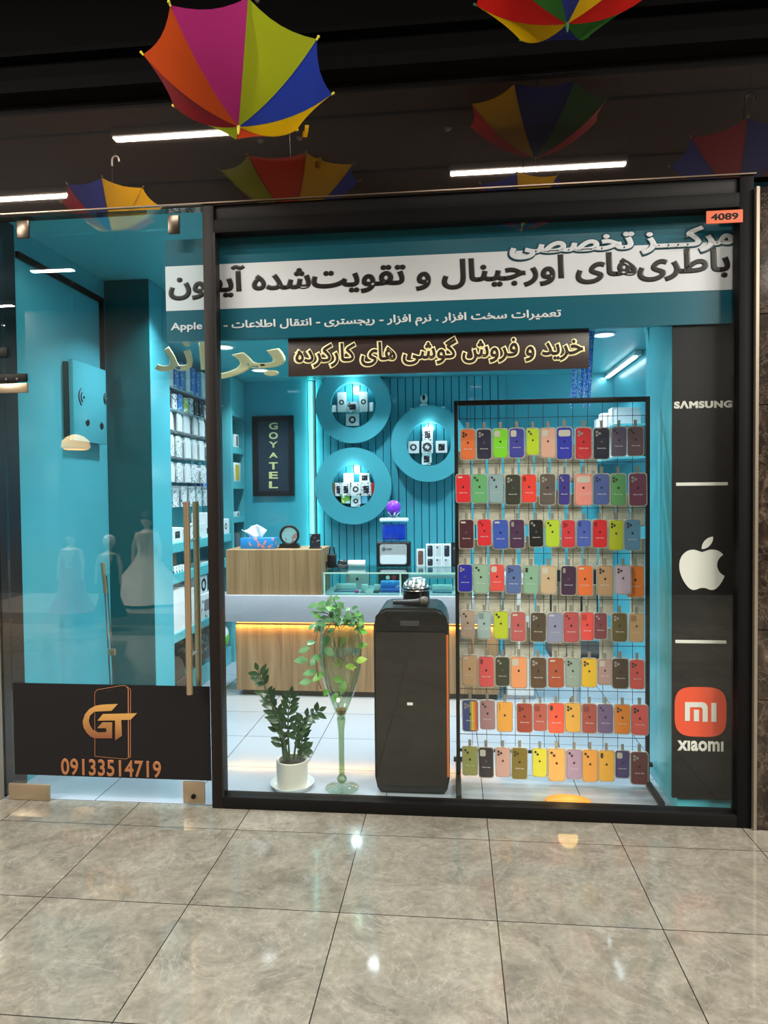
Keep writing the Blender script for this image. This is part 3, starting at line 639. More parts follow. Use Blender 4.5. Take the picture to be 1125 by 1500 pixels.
def umbrella(label, c, axis, phase, cols, R=0.388, D=0.235, ceil=4.44, frame_col=(220, 205, 60), strap=None, group=None):
    c = Vector(c); ax = Vector(axis).normalized(); e1 = Vector((0, 1, 0)).cross(ax).normalized(); e2 = ax.cross(e1)
    apex = c-ax*D
    t = thing('hanging_umbrella', apex, label, 'umbrella', group)
    fm_ = mat('umbrella_rib_%d_%d_%d' % frame_col, frame_col, 0.4)
    dark = mat('umbrella_shaft', (40, 38, 38), 0.35, metal=0.4)
    N = 8
    def pt(k, s, sag=0.0):
        a = phase+2*math.pi*k/N; r = R*(1.10*s-.10*s*s); h = D*(.45*s+.55*s*s)
        return apex+ax*h+(e1*math.cos(a)+e2*math.sin(a))*(r*(1-sag))
    S, Q = 9, 6
    for k in range(N):
        mb = MB(); g = []
        for i in range(S+1):
            s = i/S; a, b = pt(k, s), pt(k+1, s); row = []
            for j in range(Q+1):
                u = j/Q; p = a.lerp(b, u); dip = 4*u*(1-u)
                p += (apex+ax*D*0.9-p)*0.055*dip*s            # the cloth is drawn tight between two ribs
                p -= ax*0.012*dip*s**5
                row.append(mb.bm.verts.new(p))
            g.append(row)
        for i in range(S):
            for j in range(Q): mb._f([g[i][j], g[i+1][j], g[i+1][j+1], g[i][j+1]])
        o = mb.build('canopy_panel', fabric(cols[k % len(cols)]), t, smooth=60)
        o['label'] = cols[k % len(cols)].replace('dk', 'dark ').replace('redorange', 'red orange') + ' canopy panel'
    for k in range(N):
        MB().tube([pt(k, i/8, 0.012)+ax*0.003 for i in range(9)], 0.0022, 6).build('rib', dark, t)
        e = pt(k, 1); d = (e-pt(k, .9)).normalized()
        MB().tube([e-d*.004, e+d*.010], 0.0042, 8).ball(e+d*.011, 0.006, seg=8).build('rib_tip', fm_, t)
    MB().tube([apex-ax*0.035, apex-ax*.02, apex+ax*.005], [0.003, 0.006, 0.008], 10).build('ferrule', fm_, t)
    top = apex+ax*0.56
    MB().tube([apex, top], 0.004, 8).build('shaft', dark, t)
    hk = [top, top+ax*.05]
    for q in range(1, 9): u = math.pi*q/8; hk.append(top+ax*(.05+.03*math.sin(u))+e1*(.03-.03*math.cos(u)))
    hk.append(hk[-1]-ax*.02)
    MB().tube(hk, 0.008, 10).build('handle', mat('umbrella_handle', (150, 150, 150), 0.35), t)
    hp = top+ax*.08+e1*.03
    MB().tube([hp, (hp.x, hp.y, ceil)], 0.0012, 5).build('hanging_wire', dark, t)
    if strap is not None:
        e = pt(strap+0.75, 0.97); mb = MB(); tn = (pt(strap+1, 1)-pt(strap, 1)).normalized()
        pts = [e+Vector((0, 0, 0)), e-ax*.03+tn*.004, e-ax*.055+tn*.012, e-ax*.05+tn*.022, e-ax*.02+tn*.02]
        for a, b in zip(pts, pts[1:]):
            wv = Vector((0.5, 0.1, 0)).normalized()*0.009
            mb.poly([a-wv, a+wv, b+wv, b-wv])
        mb.build('strap', fabric(cols[strap % len(cols)]), t, smooth=0)
    return t
k_ = (3.393-0.47)/(3.393-0.55)
umbrella('rainbow umbrella hanging upside down with a magenta and a lime panel facing front', CAM+(Vector((-0.874, -0.55, 3.366))-CAM)*k_, (0.008, 0.155, 1), -2.77,
         ['orange', 'magenta', 'lime', 'blue', 'yellow', 'redorange', 'lime', 'wine'], R=0.388*k_, D=0.235*k_, strap=4)
a = at(831, 35, -0.55); axd = Vector((0.02, 0.12, 1)).normalized()
umbrella('umbrella of red, green, blue and yellow panels cut off by the top of the photo', a+axd*0.235, axd, math.pi/8+math.pi/2+math.pi/4, ['red', 'green', 'dkblue', 'yellow'], frame_col=(40, 90, 50), strap=2)
# further umbrellas of the same string, over the walkway behind the viewer; the dark fascia mirrors them
def mirrored(px, py, yv): p = at(px, py, yv); return (p.x, -yv, p.z)
umbrella('blue and yellow umbrella hanging over the walkway, mirrored right of the middle of the fascia', mirrored(765, 292, 1.95), (0.05, -0.1, 1), 0.2, ['dkblue', 'yellow', 'dkblue', 'wine'])
umbrella('yellow and red umbrella hanging over the walkway, mirrored at the left end of the fascia', mirrored(165, 300, 1.95), (-0.05, -0.1, 1), 0.5, ['yellow', 'dkblue', 'wine', 'yellow'])
umbrella('wine red and blue umbrella over the walkway, mirrored at the right end of the fascia', mirrored(1085, 232, 0.9), (0.1, -0.1, 1), 0.3, ['wine', 'dkblue', 'wine', 'dkblue'])

# ------------------------------------------------------------------ left wall: cover box, shelf unit, goods
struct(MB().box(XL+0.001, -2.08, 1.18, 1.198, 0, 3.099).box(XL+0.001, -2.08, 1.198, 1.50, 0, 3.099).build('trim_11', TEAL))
struct(MB().box(XL+0.002, -2.081, 1.170, 1.1795, 0.0, 3.098).build('trim_12', mat('shaded_teal_face', (22, 84, 88), 0.06)))  # darker sheet over the pilaster front, its shade put into the colour
y0, y1 = atx(108, 600, XL+.06).y, atx(156, 600, XL+.06).y
a, b = atx(110, 645, XL+.06).z, atx(110, 527, XL+.06).z
t = thing('wall_box', (XL, (y0+y1)/2, a), 'teal cover box with curved signal marks on the left wall behind the door', 'wall box')
MB().box(XL+.03, XL+.06, y0, y1, a, b, 0.003).build('cover', TEAL, t)
MB().box(XL+.001, XL+.029, y0-.012, y1-.015, a+.015, b-.015).build('frame', mat('dark_teal_edge', (16, 52, 58), 0.5), t)
def onx(px, py, X=XL+.061): p = atx(px, py, X); return p
for cxp, cyp, s_ in ((119, 582, 1.0), (152.5, 585, .7)):
    for r_ in (0.035, 0.06):
        p = onx(cxp+4, cyp); pts = [(XL+.062, p.y-r_*s_*math.cos(u), p.z+r_*s_*math.sin(u)) for u in [math.radians(-60+12*k) for k in range(11)]]
        MB().tube(pts, 0.004, 6).build('signal_mark', BLACKP, t)
    MB().ball((XL+.062, p.y, p.z), 0.009, (0.4, 1, 1), 10).build('signal_dot', BLACKP, t)
for cxp, cyp in ((128.5, 619), (149, 624)):
    p = onx(cxp, cyp); MB().lathe([(0, .004), (.02, .004), (.024, 0)], (XL+.0605, p.y, p.z), 16, 'x').build('cable_hole', BLACKP, t)
# floor stand with two thin chrome rods leaning at the end of the unit
y_s = 0.62
a, b = at(152, 836, y_s), at(166, 1045, y_s)
t = thing('folded_stand', (b.x, y_s, 0), 'slim folded chrome stand with two rods standing behind the glass door', 'stand')
for dx in (0, 0.028): MB().tube([(a.x+dx*.6, y_s, a.z-.03), (b.x+dx, y_s, 0.02)], 0.005, 10).build('rod', CHROME, t)
MB().tube([(a.x-.004, y_s-.005, a.z+.05), (a.x+.012, y_s-.005, a.z-.14)], 0.013, 12).build('clamp', STEEL, t)
p = at(161, 955, y_s); MB().box(p.x-.012, p.x+.035, y_s-.01, y_s+.01, p.z-.02, p.z+.02, .004).build('joint', STEEL, t)
MB().box(b.x-.05, b.x+.07, y_s-.03, y_s+.03, 0.001, 0.02, 0.005).build('foot', BLACKP, t)

XF = -2.10
bz = [(atx(252, 811, XF).z, atx(252, 797, XF).z), (atx(252, 857, XF).z, atx(252, 842, XF).z), (atx(252, 945, XF).z, atx(252, 932, XF).z)]
t = thing('shelf_unit', (-2.25, 2.2, 0), 'teal built-in shelf unit along the left wall filled with boxes and packages', 'shelf')
for z0, z1 in bz: MB().box(XL+.013, XF, 1.502, 2.93, z0, z1, 0.002, 1).build('shelf_board', TEAL_MAT, t)
MB().box(XL+.0005, XL+.012, 1.502, 2.93, 0.0, 2.74).build('back_panel', TEAL_MAT, t)
zA = atx(252, 600, XF).z
MB().box(XL+.013, XF-.08, 1.502, 2.93, atx(275, 606, -2.2).z-.012, atx(275, 606, -2.2).z, .001, 1).build('shelf_board', mat('clear_shelf_edge', (150, 170, 180), 0.2), t)
MB().box(XL+.013, XF-.06, 1.502, 2.93, atx(275, 577, -2.2).z-.012, atx(275, 577, -2.2).z, .001, 1).build('shelf_board', mat('clear_shelf_edge', (150, 170, 180), 0.2), t)
MB().box(XL+.013, XF-.02, 2.05, 2.93, 0.002, 0.16, .002, 1).build('plinth', TEAL_MAT, t)
# narrow niche column in the corner
t = thing('niche_column', (-2.25, 3.16, 0), 'narrow teal column of small niches in the back left corner', 'shelf')
nic = []
for ya, yb in ((612, 656), (665, 706), (716, 757), (765, 804)): nic.append((atx(350, yb, XF).z, atx(350, ya, XF).z))
ny0, ny1 = 2.95, 3.395; iy0, iy1 = 3.00, 3.34
zs_ = [0.0]+[v for n in reversed(nic) for v in n]+[2.74]
w = MB(); w.box(XL+.002, XF, ny0, iy0, 0, 2.74); w.box(XL+.002, XF, iy1, ny1, 0, 2.74)
for k in range(0, len(zs_), 2): w.box(XL+.002, XF, iy0, iy1, zs_[k], zs_[k+1])
w.build('carcass', TEAL_MAT, t)
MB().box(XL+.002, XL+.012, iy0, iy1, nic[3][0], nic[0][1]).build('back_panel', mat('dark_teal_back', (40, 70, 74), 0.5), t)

def print_mat(name, base, ink, scale=60.0, thr=0.56, stretch=(1, 1, 1)):
    if name in MATS: return MATS[name]
    m = bpy.data.materials.new(name); m.use_nodes = True; nt = NT(m); b = m.node_tree.nodes['Principled BSDF']
    tc = nt.new('ShaderNodeTexCoord'); mp = nt.new('ShaderNodeMapping'); mp.inputs['Scale'].default_value = stretch; nt.link(tc.outputs['Object'], mp.inputs[0])
    n = nt.new('ShaderNodeTexNoise', Scale=scale, Detail=2.0); nt.link(mp.outputs[0], n.inputs['Vector'])
    g = nt.new('ShaderNodeMath', operation='GREATER_THAN'); g.inputs[1].default_value = thr; nt.link(n.outputs['Fac'], g.inputs[0])
    mx = nt.new('ShaderNodeMixRGB'); mx.inputs[1].default_value = (*lin(base), 1); mx.inputs[2].default_value = (*lin(ink), 1); nt.link(g.outputs[0], mx.inputs[0]); nt.link(mx.outputs[0], b.inputs['Base Color'])
    b.inputs['Roughness'].default_value = 0.45; MATS[name] = m; return m
PRINT = print_mat('printed_card', (232, 235, 238), (90, 96, 104), 45, 0.60)
PRINT2 = print_mat('printed_box', (236, 238, 240), (60, 64, 70), 30, 0.62)
BLUEP = print_mat('blue_printed_card', (52, 130, 205), (214, 228, 240), 30, 0.6)
DARKP = print_mat('dark_printed_card', (34, 34, 44), (180, 184, 190), 40, 0.63)
LIMEP = print_mat('lime_printed_card', (178, 206, 80), (240, 244, 236), 30, 0.52)
# goods on peg hooks: one prototype, copied
def peg_row(z, h, y_list, npk, mats, label, group, wd=0.10, th=0.016, pitch=0.036):
    proto = None
    for y in y_list:
        hk = tag(MB().tube([(XL+.012, y, z+h*.5), (XL+.25, y, z+h*.5), (XL+.262, y, z+h*.5+.014)], 0.0022, 6).build('peg_hook', CHROME), 'chrome peg hook carrying '+group, 'hook', 'peg hooks for '+group)
        for k in range(npk):
            x = XL+.05+k*pitch
            if proto is None:
                proto = thing('accessory_package', (x, y, z-h/2), label, 'package', group)
                MB().box(x, x+th, y-wd/2, y+wd/2, z-h/2, z+h/2-.02, .0015, 1).build('carton', mats[0], proto)
                MB().box(x+th*.4, x+th*.5, y-wd/2, y+wd/2, z+h/2-.02, z+h/2+.012).build('hang_tab', PAPER, proto)
                o = proto
            else: o = dup(proto)
            dy = random.uniform(-.012, .012)
            o.location = (x+random.uniform(-.004, .004), y+dy, z-h/2); o.rotation_euler = (random.uniform(-.03, .03), 0, random.uniform(-.12, .12))
            ch = [c for c in o.children if c.name.startswith('carton')][0]; recolor(ch, random.choice(mats))
zrow = lambda ya, yb: ((atx(280, (ya+yb)/2, -2.2).z), (atx(280, ya, -2.2).z-atx(280, yb, -2.2).z))
hy = [1.60+.17*k for k in range(8)]
z, h = zrow(612, 636); peg_row(z, h, hy, 5, [PAPER, PAPER, PRINT], 'white accessory package on a peg hook of the topmost white row, left wall', 'packages in the topmost white peg row')
z, h = zrow(645, 672); peg_row(z, h, hy, 5, [PAPER, PRINT], 'white accessory package on a peg hook of the second white row, left wall', 'packages in the second white peg row')
z, h = zrow(682, 707); peg_row(z, h, hy[:6], 5, [PAPER, PAPER, PRINT], 'white accessory package on a peg hook of the third white row, left wall', 'packages in the third white peg row')
peg_row(z-.03, h*1.2, hy[6:], 4, [BLUEP], 'blue accessory package on a peg hook right of the third white row', 'blue packages right of the third peg row')
z, h = zrow(714, 742); peg_row(z, h, hy, 4, [PRINT, PRINT2], 'white printed accessory package on a peg hook of the lowest row, left wall', 'packages in the lowest peg row')
def carton(name, x0, x1, y0, y1, z0, z1, m, label, cat='box', group=None, pic=None, picm=None):
    """a box with its face to +X (pic='x') or to -Y (pic='y')"""
    t = thing(name, ((x0+x1)/2, (y0+y1)/2, z0), label, cat, group)
    MB().box(x0, x1, y0, y1, z0, z1, .002, 1).build('carton', m, t)
    if pic:
        kind, r = pic
        if kind == 'x': MB().lathe([(r*.55, 0), (r*.55, .0012), (r, .0012), (r, 0)], (x1, (y0+y1)/2, (z0+z1)/2), 20, 'x').build('printed_picture', picm or BLACKP, t)
        elif kind == 'xr': MB().box(x1, x1+.001, y0+(y1-y0)*.25, y1-(y1-y0)*.25, z0+(z1-z0)*.3, z0+(z1-z0)*.75).build('printed_picture', picm or DARKP, t)
        elif kind == 'y': MB().lathe([(r*.5, 0), (r*.5, .0012), (r, .0012), (r, 0)], ((x0+x1)/2, y0, (z0+z1)/2), 20, 'y').build('printed_picture', picm or mat('watch_print', (58, 60, 64), 0.4), t)
        elif kind == 'yr': MB().box(x0+(x1-x0)*.22, x1-(x1-x0)*.22, y0-.001, y0, z0+(z1-z0)*.2, z1-(z1-z0)*.25).build('printed_picture', picm or DARKP, t)
    return t
# standing packs on the two thin upper shelves
z0 = atx(275, 577, -2.2).z; k = 0
for i in range(11):
    y = 1.56+.115*i; m, c = [(BLUEP, 'blue'), (PAPER, 'white'), (BLUEP, 'blue')][i % 3]
    carton('upright_package', XL+.06, XL+.30-.06, y, y+.09, z0+.001, z0+.20+.02*(i % 2), m, c+' upright package on the topmost thin shelf of the left wall', 'package', c+' packages on the topmost shelf')
z0 = atx(275, 606, -2.2).z
for i in range(11):
    y = 1.56+.115*i; m, c = [(DARKP, 'dark'), (DARKP, 'dark'), (PRINT, 'white'), (BLUEP, 'blue'), (LIMEP, 'lime'), (PRINT, 'white')][i % 6]
    carton('upright_package', XL+.06, XL+.22, y, y+.085, z0+.001, z0+.120+.012*(i % 2), m, c+' upright package on the thin shelf above the white peg rows', 'package', c+' packages above the white peg rows')
zb1, zb2, zb3 = bz[0][1]+.0005, bz[1][1]+.0005, bz[2][1]+.0005
Yx = lambda px, py: atx(px, py, XF-.02).y
carton('product_box', XF-.14, XF-.02, Yx(253, 790), Yx(267, 790), zb1, zb1+.115, PAPER, 'white box with a dark camera picture, left end of the upper shelf board', pic=('xr', .03))
carton('product_box', XF-.14, XF-.02, Yx(270, 790), Yx(283, 790), zb1, zb1+.10, PRINT2, 'printed white box behind the door handle on the upper shelf board')
carton('product_box', XF-.14, XF-.02, Yx(291, 785), Yx(299.5, 785), zb1, zb1+.125, PRINT, 'narrow printed white box right of the handle on the upper shelf board')
tb = carton('product_box', XF-.14, XF-.02, Yx(300, 785), Yx(312, 785), zb1, zb1+.105, PAPER, 'white box under another white box, beside the post on the upper board', pic=('xr', .03))
carton('product_box', XF-.14, XF-.02, Yx(300.5, 785), Yx(312, 785), zb1+.106, zb1+.21, PAPER, 'white box stacked on another, beside the post on the upper board', pic=('x', .03))
carton('product_box', XF-.14, XF-.02, Yx(326, 780), Yx(336, 780), zb1, zb1+.14, PAPER, 'white box right of the window post on the upper shelf board', pic=('x', .03))
carton('product_box', XF-.2, XF-.06, Yx(254, 830), Yx(266, 830), zb2, zb2+.15, mat('brown_carton', (120, 92, 66), 0.6), 'brown carton at the left end of the middle shelf board')
for i in range(4):
    u = Yx(254, 840)+i*(Yx(270, 840)-Yx(254, 840))/4
    carton('small_jar', XF-.05, XF-.012, u, u+.04, zb2, zb2+.05, PRINT2, 'small white printed pot in front of the brown carton on the middle board', 'pot', 'small white pots on the middle board')
t = thing('phone_holder', (XF-.08, Yx(301, 825), zb2), 'white angled phone holder on the middle shelf board by the post', 'holder')
yy = Yx(296, 825); y2 = Yx(309, 825)
MB().box(XF-.12, XF-.03, yy, y2, zb2, zb2+.02, .004).build('base', WHITE, t)
MB().tube([(XF-.07, yy+.05, zb2+.02), (XF-.07, yy, zb2+.12)], 0.014, 10).build('arm', WHITE, t)
MB().box(XF-.085, XF-.075, yy-.03, yy+.09, zb2+.08, zb2+.135, .003).build('cradle', BLACKP, t)
carton('console_box', XF-.2, XF-.012, Yx(253, 900), Yx(270, 900), zb3, zb3+.33, PAPER, 'big white console box at the left end of the lower shelf board')
carton('console_box', XF-.2, XF-.012, Yx(270.5, 900), Yx(284, 900), zb3, zb3+.30, PAPER, 'big white console box behind the door handle on the lower board', pic=('xr', .05), picm=PRINT2)
carton('controller_box', XF-.2, XF-.012, Yx(293, 900), Yx(313, 900), zb3, zb3+.21, PRINT2, 'white box with a grey game controller picture on the lower board', pic=('xr', .06), picm=mat('grey_print', (110, 114, 118), .5))
carton('speaker_box', XF-.18, XF-.02, Yx(293, 870), Yx(304, 870), zb3+.211, zb3+.37, PAPER, 'white box with a round black speaker picture on top of the controller box', pic=('x', .055))
FUR = print_mat('dark_camouflage_cloth', (52, 48, 44), (120, 118, 112), 22, 0.55)
def bag(c, sx, sy, sz, label, m):
    t = thing('backpack', c, label, 'bag'); c = Vector(c)
    mb = MB(); mb.ball(c+Vector((0, 0, sz/2)), 1.0, (sx/2, sy/2, sz/2), 20)
    for v in mb.bm.verts:
        d = v.co-c; d.z -= sz/2
        v.co = c+Vector((math.copysign(abs(d.x/(sx/2))**.6*sx/2, d.x), math.copysign(abs(d.y/(sy/2))**.6*sy/2, d.y), sz/2+math.copysign(abs(d.z/(sz/2))**.7*sz/2, d.z)))
    mb.build('body', m, t)
    MB().tube([c+Vector((0, -.05, sz)), c+Vector((0, -.03, sz+.05)), c+Vector((0, .03, sz+.05)), c+Vector((0, .05, sz))], .007, 8).build('carry_loop', BLACKP, t)
    mb = MB(); mb.box(c.x+sx/2-.02, c.x+sx/2+.015, c.y-sy*.3, c.y+sy*.3, c.z+.04, c.z+sz*.5, .01); mb.build('pocket', m, t)
bag((XF-.13, 1.72, 0.003), .2, .34, .34, 'dark patterned bag on the floor under the shelves, left of the handle', mat('brown_fleece', (66, 56, 48), .9, bump=1, bscale=60))
bag((XF-.13, 2.25, 0.161), .2, .36, .27, 'grey and black patterned bag under the shelves, right of the handle', FUR)
t = thing('green_ball', (XF+.0-.1, 2.9-.12, 0.161), 'white and green round package peeking out under the shelves by the counter', 'package')
MB().ball((XF-.1, 2.78, .161+.125), .125, (.8, 1, 1), 24).build('ball', WHITE, t); MB().ball((XF-.075, 2.78, .161+.10), .1, (.85, .9, .9), 20).build('print', mat('green_print', (92, 180, 60), .4), t)
# niche goods
ng = [('framed_card', WHITE, 'white framed card in the topmost niche of the corner column', .10, .13), ('yellow_box', mat('yellow_pack', (220, 190, 60), .4), 'white and yellow picture box in the second niche of the corner column', .2, .19),
      ('small_white_pot', PAPER, 'small white pot in the third niche of the corner column', .07, .05), ('grey_cloth_pack', mat('grey_pack', (90, 96, 100), .6), 'grey package in the lowest niche of the corner column', .16, .16)]
for (n_, m_, lb, wy, hz), (z0, z1) in zip(ng, nic):
    t = thing(n_, (XF-.1, 3.17, z0), lb, 'niche goods')
    MB().box(XF-.12, XF-.01, 3.17-wy/2, 3.17+wy/2, z0+.001, z0+hz, .004).build('body', WHITE if n_ == 'yellow_box' else m_, t)
    MB().box(XF-.0098, XF-.008, 3.17-wy*.36, 3.17+wy*.2, z0+hz*.12, z0+hz*.88).build('picture', m_ if n_ == 'yellow_box' else mat('grey_print', (110, 114, 118), .5), t)

# ------------------------------------------------------------------ back wall: letter board, rings
Y3 = YB-.025
a, b = at(372, 727, Y3), at(430, 609, Y3)
t = thing('letter_board', ((a.x+b.x)/2, Y3, a.z), 'black ornate framed board with cream vertical letters on the back teal wall', 'board')
def rect(p, q, m=0): return [(p.x+m, p.z+m), (q.x-m, p.z+m), (q.x-m, q.z-m), (p.x+m, q.z-m)]
MB().ringplate(rect(a, b), rect(a, b, .05), Y3-.03, Y3+.003).build('frame', mat('ornate_black_frame', (30, 26, 28), .4, bump=1.0, bscale=70), t)
MB().box(a.x+.05, b.x-.05, Y3-.012, Y3, a.z+.05, b.z-.05).build('slate', mat('slate_board', (44, 58, 72), .3, var=.2, vscale=14), t)
for ch, ya, yb in zip('GOYATEL', (619, 633, 647, 663, 677, 691, 705), (629.5, 643.5, 656, 671, 688, 701.5, 715.5)):
    p, q = at(394.5, yb, Y3), at(407.5, ya, Y3)
    text_mesh(ch, p.x, q.x, p.z, q.z, Y3-.0125, .004, .03).build('letter', mat('cream_letter_glow', (226, 226, 160), .4), t, smooth=0)
YR = 3.27
def ring(cx, cy, ro, ri, label):
    c = at(cx, cy, YR); k = (at(cx+10, cy, YR)-c).length/10; Ro, Ri = ro*k, ri*k
    t = thing('ring_niche', (c.x, YR, c.z-Ro), label, 'ring shelf')
    MB().ringplate(circ(c.x, c.z, Ro, 72), circ(c.x, c.z, Ri, 72), YR, YB-.026).build('ring', TEAL, t)
    p = MB().tube([(c.x+(Ri+.004)*math.cos(u), YR+.02, c.z+(Ri+.004)*math.sin(u)) for u in [2*math.pi*i/48 for i in range(49)]], .003, 6).build('light_line', mat('cyan_glow', (120, 255, 245), 0.4, emit=(90, 250, 240), es=1.1), t)
    l = bpy.data.lights.new('ring_glow', 'POINT'); l.energy = 2.2; l.color = (.85, 1, 1); l.shadow_soft_size = .05
    lo = bpy.data.objects.new('ring_glow', l); C.objects.link(lo); lo.location = (c.x, YR-.01, c.z+Ri*.8)
    return t, c, k, Ri
def ringshelf(t, c, k, Ri, py, cx):
    z = at(cx, py, YR).z; dz = z-c.z; half = math.sqrt(max(Ri**2-dz**2, .001))-.004
    MB().box(c.x-half, c.x+half, YR+.01, YB-.03, z-.005, z, .001, 1).build('glass_shelf', glass('shelf_glass', tint=(205, 240, 236), base=.10), t)
    return z
def rbox(px0, px1, z0, h, m, label, pic=None, name='watch_box', group=None, y=3.31, d=.05, rz=0):
    a, b = at(px0, 650, y), at(px1, 650, y)
    t = carton(name, a.x, b.x, y, y+d, z0+.0005, z0+h, m, label, 'box', group, pic)
    t.rotation_euler.z = rz; return t
H = lambda n: n*0.0066
t, c, k, Ri = ring(517, 593, 55.5, 33, 'upper left teal ring shelf on the slatted back wall'); z = ringshelf(t, c, k, Ri, 603, 517)
rbox(495, 507, z, H(30), PAPER, 'tall white watch box, left one in the upper left ring', ('y', .026))
rbox(527, 539, z, H(30), PAPER, 'tall white watch box, right one in the upper left ring', ('y', .026))
rbox(509, 525.5, z, H(15), PRINT, 'low printed white box between the tall ones in the upper left ring', ('yr', .02), y=3.29, d=.03)
rbox(486, 493, z, H(11), PRINT2, 'small leaning card at the left in the upper left ring', rz=.5, d=.02, name='display_card'); rbox(541, 548, z, H(14), PAPER, 'small leaning card at the right in the upper left ring', rz=-.5, d=.02, name='display_card')
zl = c.z-math.sqrt(Ri**2-(.065)**2)+.012
rbox(507, 526, zl, H(18), PAPER, 'white watch box at the bottom of the upper left ring', ('y', .036))
t, c, k, Ri = ring(517, 712, 56, 31.5, 'lower left teal ring shelf on the slatted back wall'); z = ringshelf(t, c, k, Ri, 726.5, 517)
for p0, p1, m_, lb, pc in ((485.5, 489.5, mat('brown_carton', (120, 92, 66), .6), 'narrow brown box, leftmost in the row of the lower left ring', None), (490, 499.5, PRINT, 'white earphone box next to the brown one in the lower left ring', ('yr', .02)), (500, 512, PRINT2, 'white watch box second from left in the lower left ring', ('yr', .02)), (512.5, 528, PRINT2, 'wide earbud box in the middle of the lower left ring', ('y', .03)), (528.5, 543, PRINT, 'white watch box right of the wide one, lower left ring', ('yr', .02)), (543.5, 548, mat('red_pack', (190, 40, 44), .4), 'narrow red box at the right end, lower left ring', None)):
    rbox(p0, p1, z, H(20), m_, lb, pc, y=3.30)
rbox(502.5, 517, z+H(20)+.001, H(14), PAPER, 'white cube box standing on the row, left, lower left ring', y=3.31); rbox(526, 541, z+H(20)+.001, H(14), PAPER, 'white box with red print on the row, right, lower left ring', ('yr', .01), y=3.31)
zl = c.z-Ri+.004
rbox(513, 527.5, zl+.004, H(17.5), PRINT2, 'small earbud box at the bottom of the lower left ring', ('y', .025), y=3.30)
rbox(498.5, 511, zl+.038, H(12.5), LIMEP, 'lime green box leaning at the bottom of the lower left ring', y=3.30, rz=.25); rbox(529, 538, zl+.035, H(12), mat('pale_blue_pack', (130, 190, 225), .4), 'pale blue box leaning at the bottom of the lower left ring', y=3.30, rz=-.3)
t, c, k, Ri = ring(628, 650, 56, 32.5, 'right teal ring shelf on the slatted back wall beside the case rack'); z = ringshelf(t, c, k, Ri, 663.5, 628)
ringtop = c.z+56*k
rbox(597.5, 613.5, z, H(18), PAPER, 'white watch box at the left in the right ring', ('y', .034)); rbox(617.5, 634, z, H(18), PRINT, 'white watch box in the centre of the right ring', ('y', .045)); rbox(638.5, 655, z, H(18), PAPER, 'white box with a lilac watch picture in the right ring', ('yr', .02))
rbox(619, 634, z+H(18)+.001, H(20), PRINT, 'tall earphone box on top of the centre one in the right ring', ('yr', .02)); rbox(617.5, 632, c.z-Ri+.010, H(18.5), PRINT2, 'earphone box at the bottom of the right ring', ('yr', .02))
p = at(621, 594, 3.33)
t = thing('security_camera', (p.x, 3.33, ringtop-.006), 'small white security camera with black eye on top of the right ring', 'camera')
zb = ringtop-.004
MB().lathe([(0, 0), (.045, 0), (.042, .02), (.03, .03), (0, .03)], (p.x, 3.33, zb), 24).build('base', WHITE, t)
MB().ball((p.x, 3.33, zb+.075), .04, (.95, .9, 1.25), 24).build('body', WHITE, t)
MB().ball((p.x, 3.30, zb+.085), .018, (.9, .5, 1.6), 16).build('lens', GLOSSBLACK, t)
for px, lb in ((604, 'small white card stuck at the upper left of the right ring'), (649, 'small white card stuck at the upper right of the right ring')):
    q = at(px, 598.5, 3.33); qx = q.x; dz_ = math.sqrt((56*k)**2-(qx-c.x)**2)
    o = tag(MB().box(qx-.02, qx+.02, 3.31, 3.35, c.z+dz_-.006, c.z+dz_+.02, .002).build('small_card', PAPER), lb, 'card'); 

# ------------------------------------------------------------------ counter
CX0, CX1 = -1.874, 0.36
t = thing('counter', (-0.75, 2.1, 0), 'shop counter with oak front and a white band lit amber from below', 'counter')
MB().box(-1.739, CX1-.02, 1.90, 2.33, 0.045, 0.60, .002, 1).build('front_panel', WOOD, t)
MB().box(-1.70, CX1-.05, 1.93, 2.30, 0.0015, 0.045).build('kick_plate', mat('dark_kick', (60, 50, 44), .5), t)
MB().box(CX0, CX1, 1.85, 2.37, 0.60, 0.81, .003).build('white_band', mat('white_laminate', (172, 174, 184), .3), t)
MB().box(-1.72, CX1-.04, 1.862, 1.872, 0.592, 0.5995).build('light_strip', mat('amber_glow', (255, 190, 90), .4, emit=(255, 170, 70), es=3.0), t)
MB().box(-1.81, -1.04, 1.90, 2.30, 0.8105, 1.169, .002, 1).build('raised_block', WOOD, t)
t = thing('glass_showcase', (-0.34, 2.15, 0.81), 'glass showcase of phones standing on the right part of the counter', 'showcase')
gx0, gx1, gy0, gy1, gz0, gz1 = -1.02, 0.36, 1.90, 2.42, 0.8105, 0.992
SG = glass('showcase_glass', tint=(222, 244, 240), base=.05)
MB().box(gx0, gx1, gy0, gy1+.0, gz0, gz0+.006).build('base', mat('white_laminate', (172, 174, 184), .3), t)
MB().box(gx0, gx1, gy0-.006, gy0, gz0, gz1-.009).build('front_pane', SG, t)
MB().box(gx0, gx1, gy0-.01, gy1+.01, gz1-.008, gz1).build('top_pane', SG, t)
for xx in (gx0, -0.42): MB().box(xx, xx+.012, gy0-.008, gy0+.004, gz0, gz1-.0085).build('corner_post', mat('pale_green_edge', (190, 220, 205), .3), t)
MB().box(gx0, gx1, gy0-.011, gy0-.0065, gz1-.012, gz1-.001).build('front_edge', mat('pale_green_edge', (190, 220, 205), .3), t)
